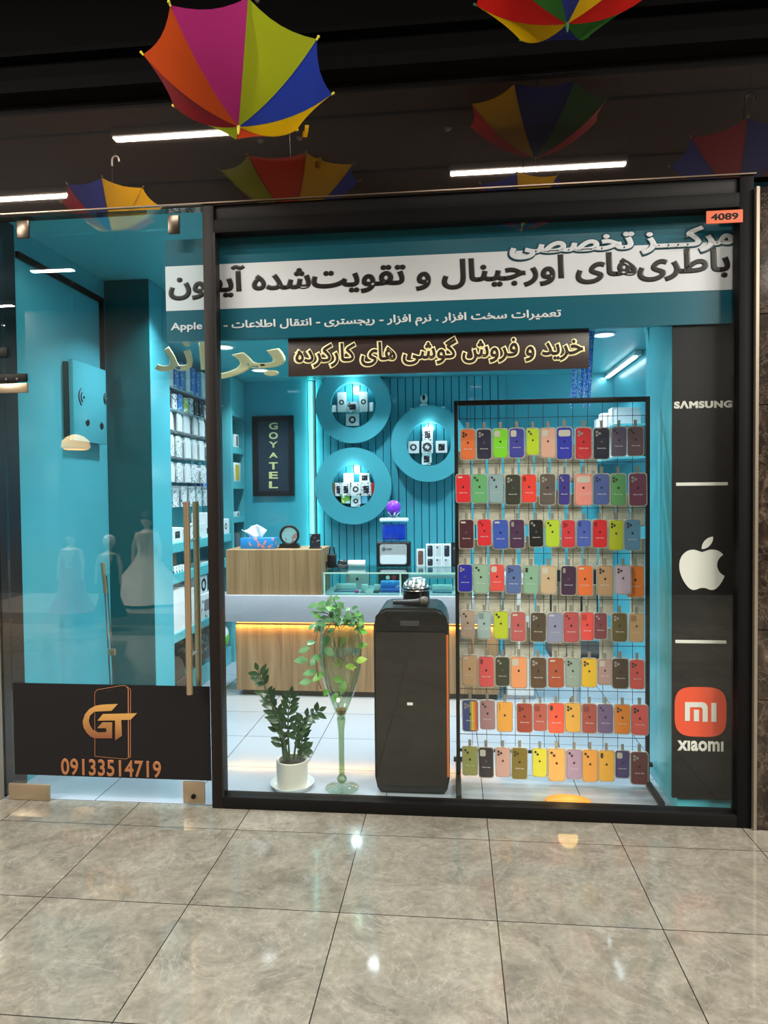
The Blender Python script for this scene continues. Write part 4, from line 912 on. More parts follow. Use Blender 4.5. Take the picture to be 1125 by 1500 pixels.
# goods in the showcase
def on(px0, px1, y, z0, h, d, m, name, label, cat, bev=.003, rx=0):
    a, b = at(px0, 850, y), at(px1, 850, y)
    t = thing(name, ((a.x+b.x)/2, y, z0), label, cat)
    MB().box(a.x, b.x, y, y+d, z0, z0+h, bev).build('body', m, t); t.rotation_euler.x = rx
    return t, a, b
gz = gz0+.0065
ALU = mat('silver_aluminium', (196, 200, 206), .3, metal=.6)
t, a, b = on(506, 540, 2.2, gz+.004, .15, .006, ALU, 'silver_tablet', 'silver tablet leaning upright in the glass showcase', 'tablet', rx=-.2)
q = MB(); fruit(q, (a.x+b.x)/2, gz+.085, .03, 2.1985, 2.1998); q.build('emblem', BLACKP, t)
PH = mat('phone_blue_grey', (96, 116, 140), .2); 
for px0, px1, y, m_, lb in ((489, 519, 2.02, PH, 'blue grey phone lying at the left in the glass showcase'), (527, 537, 1.98, mat('grey_phone', (128, 130, 134), .3), 'grey phone lying in the middle of the glass showcase'), (546, 555, 1.98, mat('dark_phone', (48, 50, 54), .2), 'dark grey phone lying in the middle of the glass showcase'), (633, 662, 1.98, PH, 'long blue grey phone lying at the right in the glass showcase')):
    t, a, b = on(px0, px1, y, gz, .012, .09, m_, 'display_phone', lb, 'phone', .004)
    MB().box(a.x+.004, a.x+.03, y+.01, y+.035, gz+.012, gz+.014, .0008, 1).build('camera_block', BLACKP, t)
    MB().box(a.x+.0, b.x-.0, y+.088, y+.12, gz, gz+.055, .003).build('stand', mat('clear_stand', (200, 214, 220), .2), t)
t, a, b = on(519.5, 525, 1.97, gz, .02, .03, mat('magenta_tag', (220, 60, 150), .4), 'price_tag', 'small magenta tag between two phones in the showcase', 'tag')
t, a, b = on(535, 543, 1.95, gz, .04, .004, PAPER, 'price_card', 'small white card standing between the phones in the showcase', 'card')
t, a, b = on(557, 589, 2.0, gz, .028, .1, mat('blue_box_print', (44, 84, 170), .35), 'blue_case', 'flat blue box lying in the middle of the showcase', 'box')
t, a, b = on(557, 587, 2.06, gz+.029, .05, .1, BLUEP, 'blue_case', 'blue and white box on top of the flat blue box', 'box')
t, a, b = on(554, 598, 2.25, gz, .155, .06, mat('dark_machine', (34, 32, 34), .4), 'card_machine', 'black machine with a red and a white round mark in the showcase', 'machine')
for px, m_ in ((568, WHITE), (577, mat('red_mark', (190, 40, 50), .4))):
    p = at(px, 846, 2.248); MB().lathe([(0, .003), (.017, .003), (.017, 0)], (p.x, 2.2499, p.z), 18, 'y').build('round_mark', m_, t)
t, a, b = on(600, 668, 2.12, gz+.10, .03, .16, mat('white_laminate', (172, 174, 184), .3), 'inner_shelf', 'white raised shelf at the right inside the showcase', 'shelf')
for xx in (a.x+.01, b.x-.02): MB().box(xx, xx+.01, 2.13, 2.27, gz, gz+.10).build('leg', WHITE, t)
p = at(643, 843, 2.16)
tag(MB().lathe([(.032, 0), (.042, .006), (.032, .012), (.028, .006), (.032, 0)], (p.x, 2.18, gz+.131), 24).build('black_bracelet', BLACKP), 'black bracelet lying on the white raised shelf in the showcase', 'bracelet')
# things on the wooden block
zt = 1.1695
def px(p, y): return at(p, 800, y).x
x0, x1 = px(353, 2.02), px(402, 2.02)
t = thing('tissue_box', ((x0+x1)/2, 2.05, zt), 'blue printed tissue box with a white tissue pulled up, on the oak block', 'tissue box')
MB().box(x0, x1, 2.0, 2.12, zt, zt+.085, .003).build('carton', print_mat('blue_tissue_print', (40, 140, 214), (224, 140, 130), 26, .6), t)
tm = MB(); cx_ = x0+(x1-x0)*.42
g = []
for i in range(7):
    row = []
    for j in range(13):
        u = j/12-.5; v = i/6; row.append(tm.bm.verts.new((cx_+u*(.10+.07*v)-.03*v*v*(u < 0), 2.055+.02*math.sin(u*11+v*3)*(.4+v), zt+.084+v*(.085+.025*math.sin(u*7+1)))))
    g.append(row)
for i in range(6):
    for j in range(12): tm._f([g[i][j], g[i][j+1], g[i+1][j+1], g[i+1][j]])
to = tm.build('tissue', mat('tissue_paper', (236, 246, 250), .8), t, smooth=80)
sm = to.modifiers.new('thickness', 'SOLIDIFY'); sm.thickness = .002
c = at(424, 787, 2.08); R = .074
t = thing('round_mirror', (c.x, 2.08, zt), 'round black-rimmed picture disc on a black foot, on the oak block', 'mirror')
zc_ = zt+.03+R
MB().tube([(c.x+R*math.cos(u), 2.08, zc_+R*math.sin(u)) for u in [2*math.pi*i/40 for i in range(41)]], .010, 10).build('rim', BLACKP, t)
MB().lathe([(0, -.003), (R-.004, -.003), (R-.004, .003), (0, .003)], (c.x, 2.08, zc_), 40, 'y').build('picture', print_mat('disc_picture', (130, 178, 180), (150, 110, 112), 12, .55), t)
MB().prism([(c.x-.085, zt+.0005), (c.x+.085, zt+.0005), (c.x+.07, zt+.035), (c.x+.045, zt+.04), (c.x, zt+.03), (c.x-.045, zt+.04), (c.x-.07, zt+.035)], 2.045, 2.115).build('foot', BLACKP, t)
a, b = at(454, 802, 2.0), at(469, 780, 2.0)
t = thing('sign_card', ((a.x+b.x)/2, 2.0, zt), 'small upright black card with white print at the right end of the oak block', 'card')
MB().box(a.x, b.x, 2.0, 2.012, zt+.008, zt+.118, .001, 1).build('card', DARKP, t); MB().box(a.x-.005, b.x+.005, 1.985, 2.03, zt+.0005, zt+.009, .001, 1).build('foot', BLACKP, t)
# things on the glass top
zg = gz1+.0005
x0, x1 = px(480, 2.2), px(492, 2.2)
t = thing('black_bag', ((x0+x1)/2, 2.2, zg), 'small black bag with upright handles on the glass beside the oak block', 'bag')
MB().box(x0, x1, 2.17, 2.24, zg, zg+.115, .012, 3).build('body', mat('black_leather', (24, 24, 26), .45), t)
for yy in (2.19, 2.22): MB().tube([(x0+.012, yy, zg+.11), (x0+.02, yy, zg+.17), (x1-.02, yy, zg+.17), (x1-.012, yy, zg+.11)], .004, 8).build('handle', BLACKP, t)
x0 = px(475, 2.12); t = thing('small_plant_pot', (x0, 2.12, zg), 'small dark pot with green sprigs hidden beside the oak block', 'plant')
MB().lathe([(0, 0), (.02, 0), (.026, .06), (.022, .06), (0, .05)], (x0, 2.12, zg), 20).build('pot', BLACKP, t)
w = MB()
for k in range(9):
    an = k*.7; w.tube([(x0, 2.12, zg+.05), (x0+.02*math.cos(an), 2.12+.02*math.sin(an), zg+.10+.012*(k % 3))], [.003, .001], 6)
w.build('sprigs', mat('dark_leaf', (46, 84, 40), .5), t)
x0 = px(501, 2.2); t = thing('cable_coil', (x0, 2.2, zg), 'heap of black cable coils between the bag and the white roll', 'cable')
for k in range(4): MB().tube([(x0+(.045-.006*k)*math.cos(u), 2.2+.03*math.sin(u), zg+.008+.016*k+.004*math.sin(u*2)) for u in [2*math.pi*i/28 for i in range(29)]], .008, 8).build('loop', mat('grey_cable', (70, 74, 78), .4) if k % 2 else BLACKP, t)
x0, x1 = px(510, 2.25), px(535, 2.25); t = thing('paper_roll', ((x0+x1)/2, 2.25, zg), 'white paper roll lying on the glass top left of the printer', 'roll')
MB().tube([(x0, 2.25, zg+.03), (x1, 2.25, zg+.03)], .0295, 28).build('roll', PAPER, t); MB().tube([(x0-.001, 2.25, zg+.03), (x1+.001, 2.25, zg+.03)], .009, 16).build('core', mat('brown_carton', (120, 92, 66), .6), t)
x0, x1 = px(552, 2.28), px(601, 2.28)
t = thing('label_printer', ((x0+x1)/2, 2.34, zg), 'black box-shaped printer with a silver rounded front on the glass top', 'printer')
MB().box(x0, x1, 2.28, 2.41, zg, zg+.205, .008, 3).build('housing', BLACKP, t)
MB().rrect(x0+.025, x1-.03, zg+.02, zg+.19, 2.272, 2.2805, .02).build('front', mat('silver_front', (186, 190, 194), .3, metal=.3), t)
MB().rrect(x0+.03, x1-.035, zg+.025, zg+.10, 2.268, 2.2722, .018).build('front_lower', mat('white_front', (222, 228, 234), .3), t)
MB().lathe([(.008, -.001), (.013, -.001), (.013, .002), (.008, .002)], (x0+.06, 2.271, zg+.15), 18, 'y').build('emblem', BLACKP, t)
MB().box(x0+.08, x0+.125, 2.270, 2.2722, zg+.143, zg+.157).build('emblem', mat('grey_print', (110, 114, 118), .5), t)
zp = zg+.2055
x0, x1 = px(560, 2.32), px(595, 2.32)
t = thing('plastic_container', ((x0+x1)/2, 2.345, zp), 'clear plastic tub with a white lid and blue contents on the printer', 'container')
MB().box(x0+.004, x1-.004, 2.305, 2.385, zp+.02, zp+.145, .008, 3).build('contents', mat('blue_contents', (34, 84, 200), .3, var=.4, vscale=25), t)
MB().box(x0, x1, 2.30, 2.39, zp+.001, zp+.17, .01, 3).build('tub', glass('tub_plastic', tint=(205, 225, 250), base=.08), t)
MB().box(x0-.018, x1+.018, 2.285, 2.405, zp+.1705, zp+.20, .008, 3).build('lid', mat('pale_lid', (206, 236, 244), .35), t)
zp += .2005; c = px(577, 2.34)
t = thing('purple_ball_ornament', (c, 2.34, zp), 'purple swirled glass ball on a small silver claw stand atop the tub', 'ornament')
MB().ball((c, 2.34, zp+.088), .062, seg=28).build('ball', mat('purple_swirl', (128, 54, 214), .1, var=.7, vscale=24, emit=(110, 30, 210), es=.08), t)
for k in range(5):
    u = 2*math.pi*k/5; d = Vector((math.cos(u), math.sin(u), 0))
    MB().tube([Vector((c, 2.34, zp+.006))+d*.05, Vector((c, 2.34, zp+.012))+d*.02, Vector((c, 2.34, zp+.03))+d*.03, Vector((c, 2.34, zp+.055))+d*.055], .006, 8).build('claw', CHROME, t)
# phone boxes at the right end of the glass top
PB = mat('phone_box_white', (228, 230, 234), .35)
def phone_box(p0, p1, z0, h, m, picm, label, y=2.30, d=.045):
    x0, x1 = px(p0, y), px(p1, y)
    t = thing('phone_box', ((x0+x1)/2, y, z0), label, 'phone box')
    MB().box(x0, x1, y, y+d, z0, z0+h, .001, 1).build('carton', m, t)
    MB().rrect(x0+(x1-x0)*.18, x1-(x1-x0)*.18, z0+h*.1, z0+h*.9, y-.001, y, .01).build('phone_picture', picm, t)
    if picm is not PB: MB().lathe([(0, .0008), (.009, .0008), (.009, 0)], (x0+(x1-x0)*.36, y-.001, z0+h*.76), 12, 'y').build('lens_picture', mat('grey_print', (110, 114, 118), .5), t)
DKP = mat('dark_phone_print', (44, 50, 62), .3); PKP = mat('bronze_phone_print', (110, 78, 70), .3); PLP = mat('pale_phone_print', (200, 206, 214), .3)
phone_box(610, 622, zg, .145, PB, PKP, 'white phone box with a bronze phone picture, standing alone left of the stack', y=2.31)
for i, (m_, lb) in enumerate(((DKP, 'white phone box at the left in the lower layer of the stack on the glass'), (PLP, 'pale phone box in the middle of the lower layer on the glass'), (PLP, 'pale phone box at the right of the lower layer on the glass'))): phone_box(624+12.3*i, 635.8+12.3*i, zg, .072, PB, m_, lb)
for i, (m_, lb) in enumerate(((DKP, 'white phone box at the left in the upper layer of the stack on the glass'), (PLP, 'pale phone box in the middle of the upper layer on the glass'), (DKP, 'white phone box at the right in the upper layer on the glass'))): phone_box(624+12.3*i, 635.8+12.3*i, zg+.0725, .115, PB, m_, lb)
phone_box(661, 673, zg, .20, mat('black_box', (24, 24, 28), .35), DKP, 'tall black phone box at the right end of the stack on the glass')

# ------------------------------------------------------------------ right side of the shop: wall shelf with camera boxes, cord curtain
t = thing('wall_shelf', (1.45, 2.9, 1.9), 'white and teal wall shelf at the right behind the top of the case rack', 'shelf')
for z in (1.86, 2.12): MB().box(1.28, XR-.001, 2.2, 3.38, z, z+.02, .002, 1).build('shelf_board', TEAL_MAT, t)
for i in range(5):
    y = 2.25+.2*i
    carton('camera_box', 1.32, 1.50, y, y+.15, 1.881, 1.881+.16+.02*(i % 2), [PRINT2, PAPER][i % 2], 'white camera box on the lower board of the right wall shelf', 'box', 'camera boxes on the right wall shelf')
    carton('camera_box', 1.32, 1.50, y+.03, y+.16, 2.141, 2.141+.13+.03*(i % 2), [PAPER, PRINT2][i % 2], 'white camera box on the upper board of the right wall shelf', 'box', 'camera boxes on the upper right board')
a, b = at(838, 578, 1.6), at(868, 480, 1.6)
t = thing('lanyard_bunch', ((a.x+b.x)/2, 1.6, a.z), 'bunch of sparkling blue cords hanging from the ceiling right of the dark sign', 'lanyards')
w = MB(); random.seed(3)
for k in range(26):
    x = a.x+(b.x-a.x)*random.random(); y = 1.6+random.uniform(-.05, .05)
    w.tube([(x+.02, y, 2.74), (x+.01*math.sin(k), y, 2.4), (x-.01, y, a.z+.12*random.random()-.1)], .005, 6)
o = w.build('cords', print_mat('blue_sparkle', (40, 110, 200), (190, 220, 245), 90, .55), t); o['kind'] = 'stuff'
# dark office chair and cloth seen between the hanging cases
t = thing('office_chair', (0.86, 1.5, 0), 'dark office chair standing behind the phone case rack', 'chair')
MB().box(.66, 1.06, 1.3, 1.7, .44, .52, .03, 3).build('seat', mat('black_fabric', (26, 26, 30), .8), t)
MB().box(.67, 1.05, 1.70, 1.76, .60, 1.05, .03, 3).build('backrest', mat('black_fabric', (26, 26, 30), .8), t)
MB().tube([(.86, 1.7, .47), (.86, 1.76, .52), (.86, 1.765, .64)], .02, 10).build('back_stem', BLACKP, t)
MB().cyl((.86, 1.5, .07), (.86, 1.5, .44), .025).build('column', CHROME, t)
for k in range(5):
    u = 2*math.pi*k/5+.3; e = Vector((.86+.26*math.cos(u), 1.5+.26*math.sin(u), .06))
    l_ = MB().tube([(.86, 1.5, .085), e], [.022, .015], 8).build('base_leg', BLACKP, t); MB().ball((e.x, e.y, .0275), .026, seg=12).build('caster', BLACKP, l_)
t = thing('white_cabinet', (0.62, 2.1, 0), 'white cabinet end standing right of the oak counter behind the case rack', 'cabinet')
MB().box(.40, .62, 1.95, 2.35, .002, .95, .004).build('body', mat('white_laminate', (172, 174, 184), .3), t); MB().box(.41, .61, 1.944, 1.95, .03, .90, .002, 1).build('door', WHITE, t)

# ------------------------------------------------------------------ phone case rack
YK = 0.42
lp0, lp1 = at(672, 1150, YK), at(667.5, 588, YK); rp0, rp1 = at(951, 1150, YK), at(946, 580, YK)
RX0, RX1, RZ1 = (lp0.x+lp1.x)/2, (rp0.x+rp1.x)/2, (lp1.z+rp1.z)/2
RM = mat('rack_black', (20, 18, 19), .45, spec=.3)
rack = thing('case_rack', ((RX0+RX1)/2, YK, 0), 'black wire grid rack on two feet, full of hanging phone cases', 'rack')
pw = .021
for nm, x in (('post', RX0), ('post', RX1)): MB().box(x-pw/2, x+pw/2, YK-pw/2, YK+pw/2, .03, RZ1, .003).build(nm, RM, rack)
MB().box(RX0+pw/2, RX1-pw/2, YK-pw/2, YK+pw/2, RZ1-.028, RZ1, .003).build('top_bar', RM, rack)
MB().box(RX0+pw/2, RX1-pw/2, YK-.008, YK+.008, .16, .176, .003).build('bottom_bar', RM, rack)
for x in (RX0, RX1):
    f_ = MB().box(x-.014, x+.014, YK-.27, YK+.27, .003, .03, .004).build('foot', RM, rack)
    for sy in (-.255, .255): MB().box(x-.016, x+.016, YK+sy-.02, YK+sy+.02, .001, .0035).build('foot_pad', BLACKP, f_)
    MB().tube([(x-.026, YK, .115), (x+.026, YK, .115)], .014, 10).build('clamp_knob', BLACKP, rack)
g = MB()
gz0_, gz1_ = .17, RZ1-.028
for k in range(1, 13):
    x = RX0+(RX1-RX0)*k/13; g.tube([(x, YK, gz0_), (x, YK, gz1_)], .0016, 6)
rowy = [612, 679, 745.5, 811.5, 879, 946, 1012, 1079]
wire_z = [at(810, y-1.0, YK).z for y in rowy]
for z in wire_z+[at(810, 591, YK).z]: g.tube([(RX0, YK-.003, z), (RX1, YK-.003, z)], .0018, 6)
g.build('wire_grid', mat('rack_wire', (36, 34, 36), .4, metal=.3), rack)

def case_mat(rgb):
    n = 'silicone_%d_%d_%d' % rgb
    if n in MATS: return MATS[n]
    m = mat(n, rgb, .42, spec=.35)
    nt = NT(m); b = m.node_tree.nodes['Principled BSDF']            # a crinkled clear film over the case
    b.inputs['Coat Weight'].default_value = .5; b.inputs['Coat Roughness'].default_value = .12
    oi = nt.new('ShaderNodeObjectInfo'); tc = nt.new('ShaderNodeTexCoord'); ad = nt.new('ShaderNodeVectorMath', operation='ADD'); sc = nt.new('ShaderNodeMath', operation='MULTIPLY'); sc.inputs[1].default_value = 40
    nt.link(oi.outputs['Random'], sc.inputs[0]); nt.link(tc.outputs['Object'], ad.inputs[0]); nt.link(sc.outputs[0], ad.inputs[1])
    no = nt.new('ShaderNodeTexNoise', Scale=26.0, Detail=4.0, Distortion=1.5); bp = nt.new('ShaderNodeBump', Strength=.7, Distance=.01)
    nt.link(ad.outputs[0], no.inputs['Vector']); nt.link(no.outputs['Fac'], bp.inputs['Height']); nt.link(bp.outputs['Normal'], b.inputs['Coat Normal'])
    return m
# one prototype of every part, in the case's own frame (origin at the middle of its lower edge)
CW, CH = .076, .152
PACKM = mat('milky_clear_plastic', (228, 220, 206), .25, alpha=.55, coat=.5)
CARD = mat('insert_card', (202, 194, 178), .5)
LENS = mat('lens_grey', (150, 146, 140), .3); LENSD = mat('lens_dark', (62, 58, 56), .3)
LOGOD = mat('logo_dark', (30, 26, 28), .4); LOGOL = mat('case_print_white', (226, 224, 222), .4)
me_case = None
def pm(mb, name, m):
    bmesh.ops.recalc_face_normals(mb.bm, faces=mb.bm.faces[:]); me = bpy.data.meshes.new(name); mb.bm.to_mesh(me); mb.bm.free(); me.materials.append(m)
    me.polygons.foreach_set('use_smooth', [True]*len(me.polygons)); me.set_sharp_from_angle(angle=math.radians(35)); return me
mb = MB().rrect(-CW/2, CW/2, 0, CH, -.010, 0, .013); bmesh.ops.bevel(mb.bm, geom=[e for e in mb.bm.edges if e.calc_length() < .2 and all(abs(v.co.y+.010) < 1e-6 for v in e.verts)], offset=.003, segments=2, affect='EDGES')
ME = {'case': pm(mb, 'silicone_case', CARD)}
mb = MB().rrect(-CW/2-.005, CW/2+.005, -.005, CH+.006, .0003, .0018, .015)
mb.ringplate(rr(-CW/2-.005, CW/2+.005, -.005, CH+.006, .015), rr(-CW/2-.0025, CW/2+.0025, -.0025, CH+.003, .0135), -.009, .0003)
ME['pack'] = pm(mb, 'clear_package', PACKM)
mb = MB().box(-.008, .008, -.004, -.0025, CH-.002, CH+.036, .001, 1); mb.box(-.0095, .0095, -.0045, -.002, CH+.036, CH+.040, .001, 1)
ME['hang'] = pm(mb, 'hanger_tab', mat('grey_clear_hanger', (150, 142, 128), .25, alpha=.8, coat=.4))
mb = MB(); fruit(mb, 0, .086, .014, -.0107, -.0102, 2); ME['logo'] = pm(mb, 'fruit_emblem', LOGOD)
tm_ = text_mesh('Silicone Case', -.022, .022, .050, .0555, -.0102, .0004, .02); tm2 = MB(); tm2.bm.free(); tm2.bm = tm_.bm
ME['text'] = pm(tm2, 'lettering', LOGOL)
mb = MB().rrect(-.033, -.002, CH-.042, CH-.008, -.0108, -.0103, .008); ME['sq'] = pm(mb, 'camera_opening', CARD)
mb = MB().rrect(-.031, .031, CH-.042, CH-.010, -.0108, -.0103, .010); ME['wide'] = pm(mb, 'camera_opening', CARD)
mb = MB().rrect(-.031, -.004, CH-.017, CH-.008, -.0108, -.0103, .004); ME['pill'] = pm(mb, 'camera_opening', CARD)
mb = MB()
for x, z in ((-.024, CH-.018), (-.024, CH-.034), (-.010, CH-.026)): mb.lathe([(0, .0010), (.0068, .0010), (.0068, 0)], (x, -.0100, z), 16, 'y')
ME['tri'] = pm(mb, 'camera_lens', LENS)
mb = MB()
for x, z in ((-.024, CH-.017), (-.012, CH-.030)): mb.lathe([(0, .0010), (.0066, .0010), (.0066, 0)], (x, -.0100, z), 16, 'y')
ME['duo'] = pm(mb, 'camera_lens', LENS)
mb = MB().rrect(-.031, -.017, CH-.036, CH-.009, -.0108, -.0103, .006); ME['bar'] = pm(mb, 'camera_opening', LENS)
mb = MB()
for k in range(4): mb.lathe([(0, .0010), (.0026, .0010), (.0026, 0)], (-.027, -.0100, CH-.012-.009*k), 10, 'y')
ME['dots'] = pm(mb, 'camera_lens', LENSD)
mb = MB()
for i in range(3): mb.box(-CW/2+.026+.012*i, -CW/2+.038+.012*i, -.01035, -.0101, .004, CH-.004)
def part(me, name, parent):
    o = bpy.data.objects.new(name, me); C.objects.link(o); o.parent = parent; return o
ORD = ['first', 'second', 'third', 'fourth', 'fifth', 'sixth', 'seventh', 'eighth', 'ninth', 'tenth', 'eleventh']
# rows: (photo x0, x1, y0, y1 in a zoomed view, colour, colour word, camera kind)
S_ = 1125/310
ROWS = [
 (650, 560, [(88,170,248,412,(226,112,62),'orange','tri'),(173,256,248,410,(44,40,62),'dark navy','tri'),(258,342,246,402,(128,210,44),'lime green','sq'),(346,430,243,402,(66,66,156),'violet blue','sq'),(436,510,243,388,(186,206,42),'yellow green','duo'),(512,595,242,402,(222,166,146),'pale pink','sq'),(598,685,238,410,(46,52,172),'royal blue','wide'),(697,787,240,410,(204,34,44),'red','tri'),(792,882,240,410,(32,32,52),'navy black','tri'),(887,972,236,395,(104,90,112),'purple grey','duo'),(974,1064,234,392,(116,80,88),'mauve','duo')]),
 (650, 560, [(64,145,488,640,(224,44,52),'red','pill'),(148,235,486,642,(104,172,114),'green','duo'),(237,320,485,642,(142,168,174),'grey blue','duo'),(324,410,488,652,(58,58,48),'dark olive','tri'),(412,496,487,640,(236,66,56),'bright red','bar'),(506,594,485,652,(98,84,78),'brown grey','tri'),(606,672,485,652,(62,52,138),'indigo','duo'),(692,790,484,655,(240,146,136),'salmon pink','wide'),(792,882,485,652,(82,98,162),'blue','tri'),(884,970,485,655,(104,166,104),'green','tri'),(982,1080,482,657,(126,62,86),'plum','tri')]),
 (650, 740, [(80,162,74,230,(78,38,48),'maroon','pill'),(178,256,72,216,(222,46,56),'red','duo'),(260,345,74,233,(62,88,182),'blue','pill'),(348,432,74,230,(78,48,78),'dark plum','bar'),(452,532,74,222,(28,28,28),'black','duo'),(537,618,74,222,(182,206,52),'lime yellow','duo'),(624,700,76,225,(212,52,62),'red','tri'),(704,784,76,222,(78,98,186),'blue','bar'),(788,870,74,226,(222,38,46),'bright red','bar'),(874,955,76,240,(190,194,42),'yellow green','tri'),(958,1045,74,240,(98,142,176),'steel blue','tri')]),
 (650, 740, [(74,154,312,460,(42,42,162),'deep blue','tri'),(156,240,310,468,(150,180,156),'sage','duo'),(244,324,312,458,(232,82,78),'coral red','sq'),(328,414,315,470,(92,112,166),'grey blue','tri'),(420,506,318,470,(140,178,150),'sage green','bar'),(510,600,318,472,(204,174,140),'tan','sq'),(620,704,320,478,(68,44,68),'dark plum','bar'),(706,794,318,480,(240,116,62),'orange','pill'),(812,902,318,480,(190,150,112),'light brown','tri'),(908,996,318,472,(204,178,198),'lilac','tri'),(970,1066,320,488,(240,122,44),'bright orange','bar')]),
 (650, 740, [(90,166,556,706,(176,150,136),'taupe','duo'),(178,252,560,710,(160,180,180),'grey blue','sq'),(262,344,560,710,(190,200,44),'lime','duo'),(354,438,565,722,(190,92,92),'rose','pill'),(458,544,568,725,(78,64,48),'dark brown','tri'),(546,634,568,730,(142,142,172),'lavender grey','pill'),(634,722,565,728,(186,76,82),'dusty red','duo'),(724,800,566,718,(240,76,72),'bright red','sq'),(795,868,570,712,(128,54,68),'wine','duo'),(890,976,570,725,(102,86,38),'olive brown','tri'),(980,1064,572,726,(214,164,116),'tan','sq')]),
 (650, 940, [(96,180,68,232,(200,160,122),'tan','pill'),(184,270,75,240,(226,86,88),'coral','bar'),(272,352,78,234,(58,62,44),'dark green','duo'),(352,444,76,245,(240,156,104),'peach','sq'),(458,548,80,245,(92,68,48),'brown','tri'),(552,642,82,242,(176,82,54),'rust','pill'),(645,726,82,240,(150,166,156),'grey green','tri'),(728,815,85,240,(240,190,44),'yellow','tri'),(816,894,88,228,(190,150,146),'dusty pink','sq'),(892,984,86,248,(82,62,48),'dark brown','tri'),(986,1068,92,250,(236,86,82),'coral','tri')]),
 (650, 940, [(98,186,306,474,(70,80,140),'rainbow striped','tri'),(192,276,308,464,(176,132,136),'mauve','duo'),(280,368,316,476,(244,170,74),'amber','dots'),(386,474,324,480,(170,72,56),'rust red','tri'),(474,550,324,472,(190,92,82),'rose brown','sq'),(552,642,322,484,(244,92,66),'red orange','bar'),(642,730,322,478,(234,174,76),'amber','tri'),(732,814,326,484,(176,82,76),'rose brown','sq'),(815,902,328,484,(122,98,142),'purple grey','duo'),(904,992,330,488,(250,142,44),'orange','tri'),(994,1088,332,494,(244,96,90),'coral','tri')]),
 (650, 940, [(98,182,552,708,(164,164,92),'olive green','duo'),(184,268,558,720,(62,52,56),'black brown','sq'),(274,356,558,716,(214,166,150),'pale rose','tri'),(358,446,560,728,(132,112,40),'olive','tri'),(468,550,562,716,(224,214,64),'lemon','duo'),(552,648,564,738,(244,180,98),'pale amber','duo'),(648,734,568,728,(180,150,176),'lilac','duo'),(734,822,570,742,(240,166,74),'amber','duo'),(820,908,574,740,(240,176,60),'golden amber','bar'),(908,988,574,722,(82,68,122),'purple','sq'),(990,1086,582,756,(116,58,58),'wine brown','tri')]),
]
YC = YK-.022
random.seed(11)
for ri, (ox, oy, cases) in enumerate(ROWS):
    for ci, (x0, x1, y0, y1, rgb, word, kind) in enumerate(cases):
        yc = YC-(.014 if (ri, ci) in ((3, 9), (4, 8), (7, 8)) else 0.0)-(.004 if ci % 2 else 0)
        b = at(ox+(x0+x1)/2/S_, oy+(y1-3)/S_, yc); tp = at(ox+(x0+x1)/2/S_, oy+(y0+5)/S_, yc)
        l, r = at(ox+x0/S_, oy+y1/S_, yc), at(ox+x1/S_, oy+y1/S_, yc)
        wsc = (r.x-l.x-.006)/(CW+.004); hsc = (tp.z-b.z)/CH
        lab = f'{word} phone case, {ORD[ci]} from left in the {ORD[ri]} row of the rack'
        t = thing('phone_case', b, lab, 'phone case', f'phone cases in the {ORD[ri]} row of the rack')
        t.scale = (wsc, 1, hsc); t.rotation_euler.y = random.uniform(-.012, .012); 
        o = part(ME['case'], 'silicone_case', t); recolor(o, case_mat(rgb))
        if word.startswith('rainbow'):
            for i, c_ in enumerate(((160, 168, 90), (236, 200, 60), (240, 150, 60), (236, 96, 60))):
                st = MB().box(-.002+.0095*i, .0075+.0095*i, -.01035, -.0101, .003, CH-.003).build('stripe', case_mat(c_), t, local=True); st['label'] = ('olive', 'yellow', 'orange', 'red orange')[i]+' stripe'
        part(ME['pack'], 'clear_package', t); part(ME['hang'], 'hanger_tab', t)
        lum = .3*rgb[0]+.59*rgb[1]+.11*rgb[2]
        o = part(ME[kind], 'camera_opening' if kind in ('sq', 'wide', 'pill', 'bar') else 'camera_lens', t)
        if kind in ('tri', 'duo', 'dots', 'bar'): recolor(o, LENS if lum < 90 else LENSD if lum > 130 else case_mat(tuple(int(v*.6) for v in rgb)))
        if kind == 'sq' and ci % 3 == 1 and lum > 100: recolor(o, case_mat(tuple(int(v*.8) for v in rgb)))
        o = part(ME['logo'], 'fruit_emblem', t); recolor(o, LOGOD if lum > 60 else mat('logo_grey', (90, 86, 90), .3))
        if lum < 175: part(ME['text'], 'lettering', t)
# pale insert cards hanging on the far side of the grid
proto = None
for ri in range(5):
    zt_ = wire_z[ri+1]+.075 if ri < 4 else wire_z[5]+.085
    for ci in range(12):
        if ri == 0 and ci > 8 or ri == 4 and (ci % 3 == 2 or ci > 9): continue
        if (ri, ci) in ((1, 8), (2, 10), (2, 5), (3, 10)): continue
        x = RX0+(RX1-RX0)*(ci+.5)/12
        if proto is None:
            proto = thing('insert_card', (x, YK+.02, zt_), 'pale packaged card hanging on the far side of the rack grid', 'card', 'pale cards on the back of the rack')
            MB().box(-.0365, .0365, 0, .012, -.175, 0, .002, 1).build('card', print_mat('beige_printed_card', (206, 200, 184), (184, 178, 164), 60, .60, (1, 1, 3)), proto, local=True)
            MB().box(-.007, .007, .003, .005, 0, .03).build('hang_tab', CARD, proto, local=True)
        else:
            o = dup(proto); o.location = (x+random.uniform(-.004, .004), YK+.02, zt_+random.uniform(-.012, .012)); o.rotation_euler = (0, random.uniform(-.02, .02), 0)

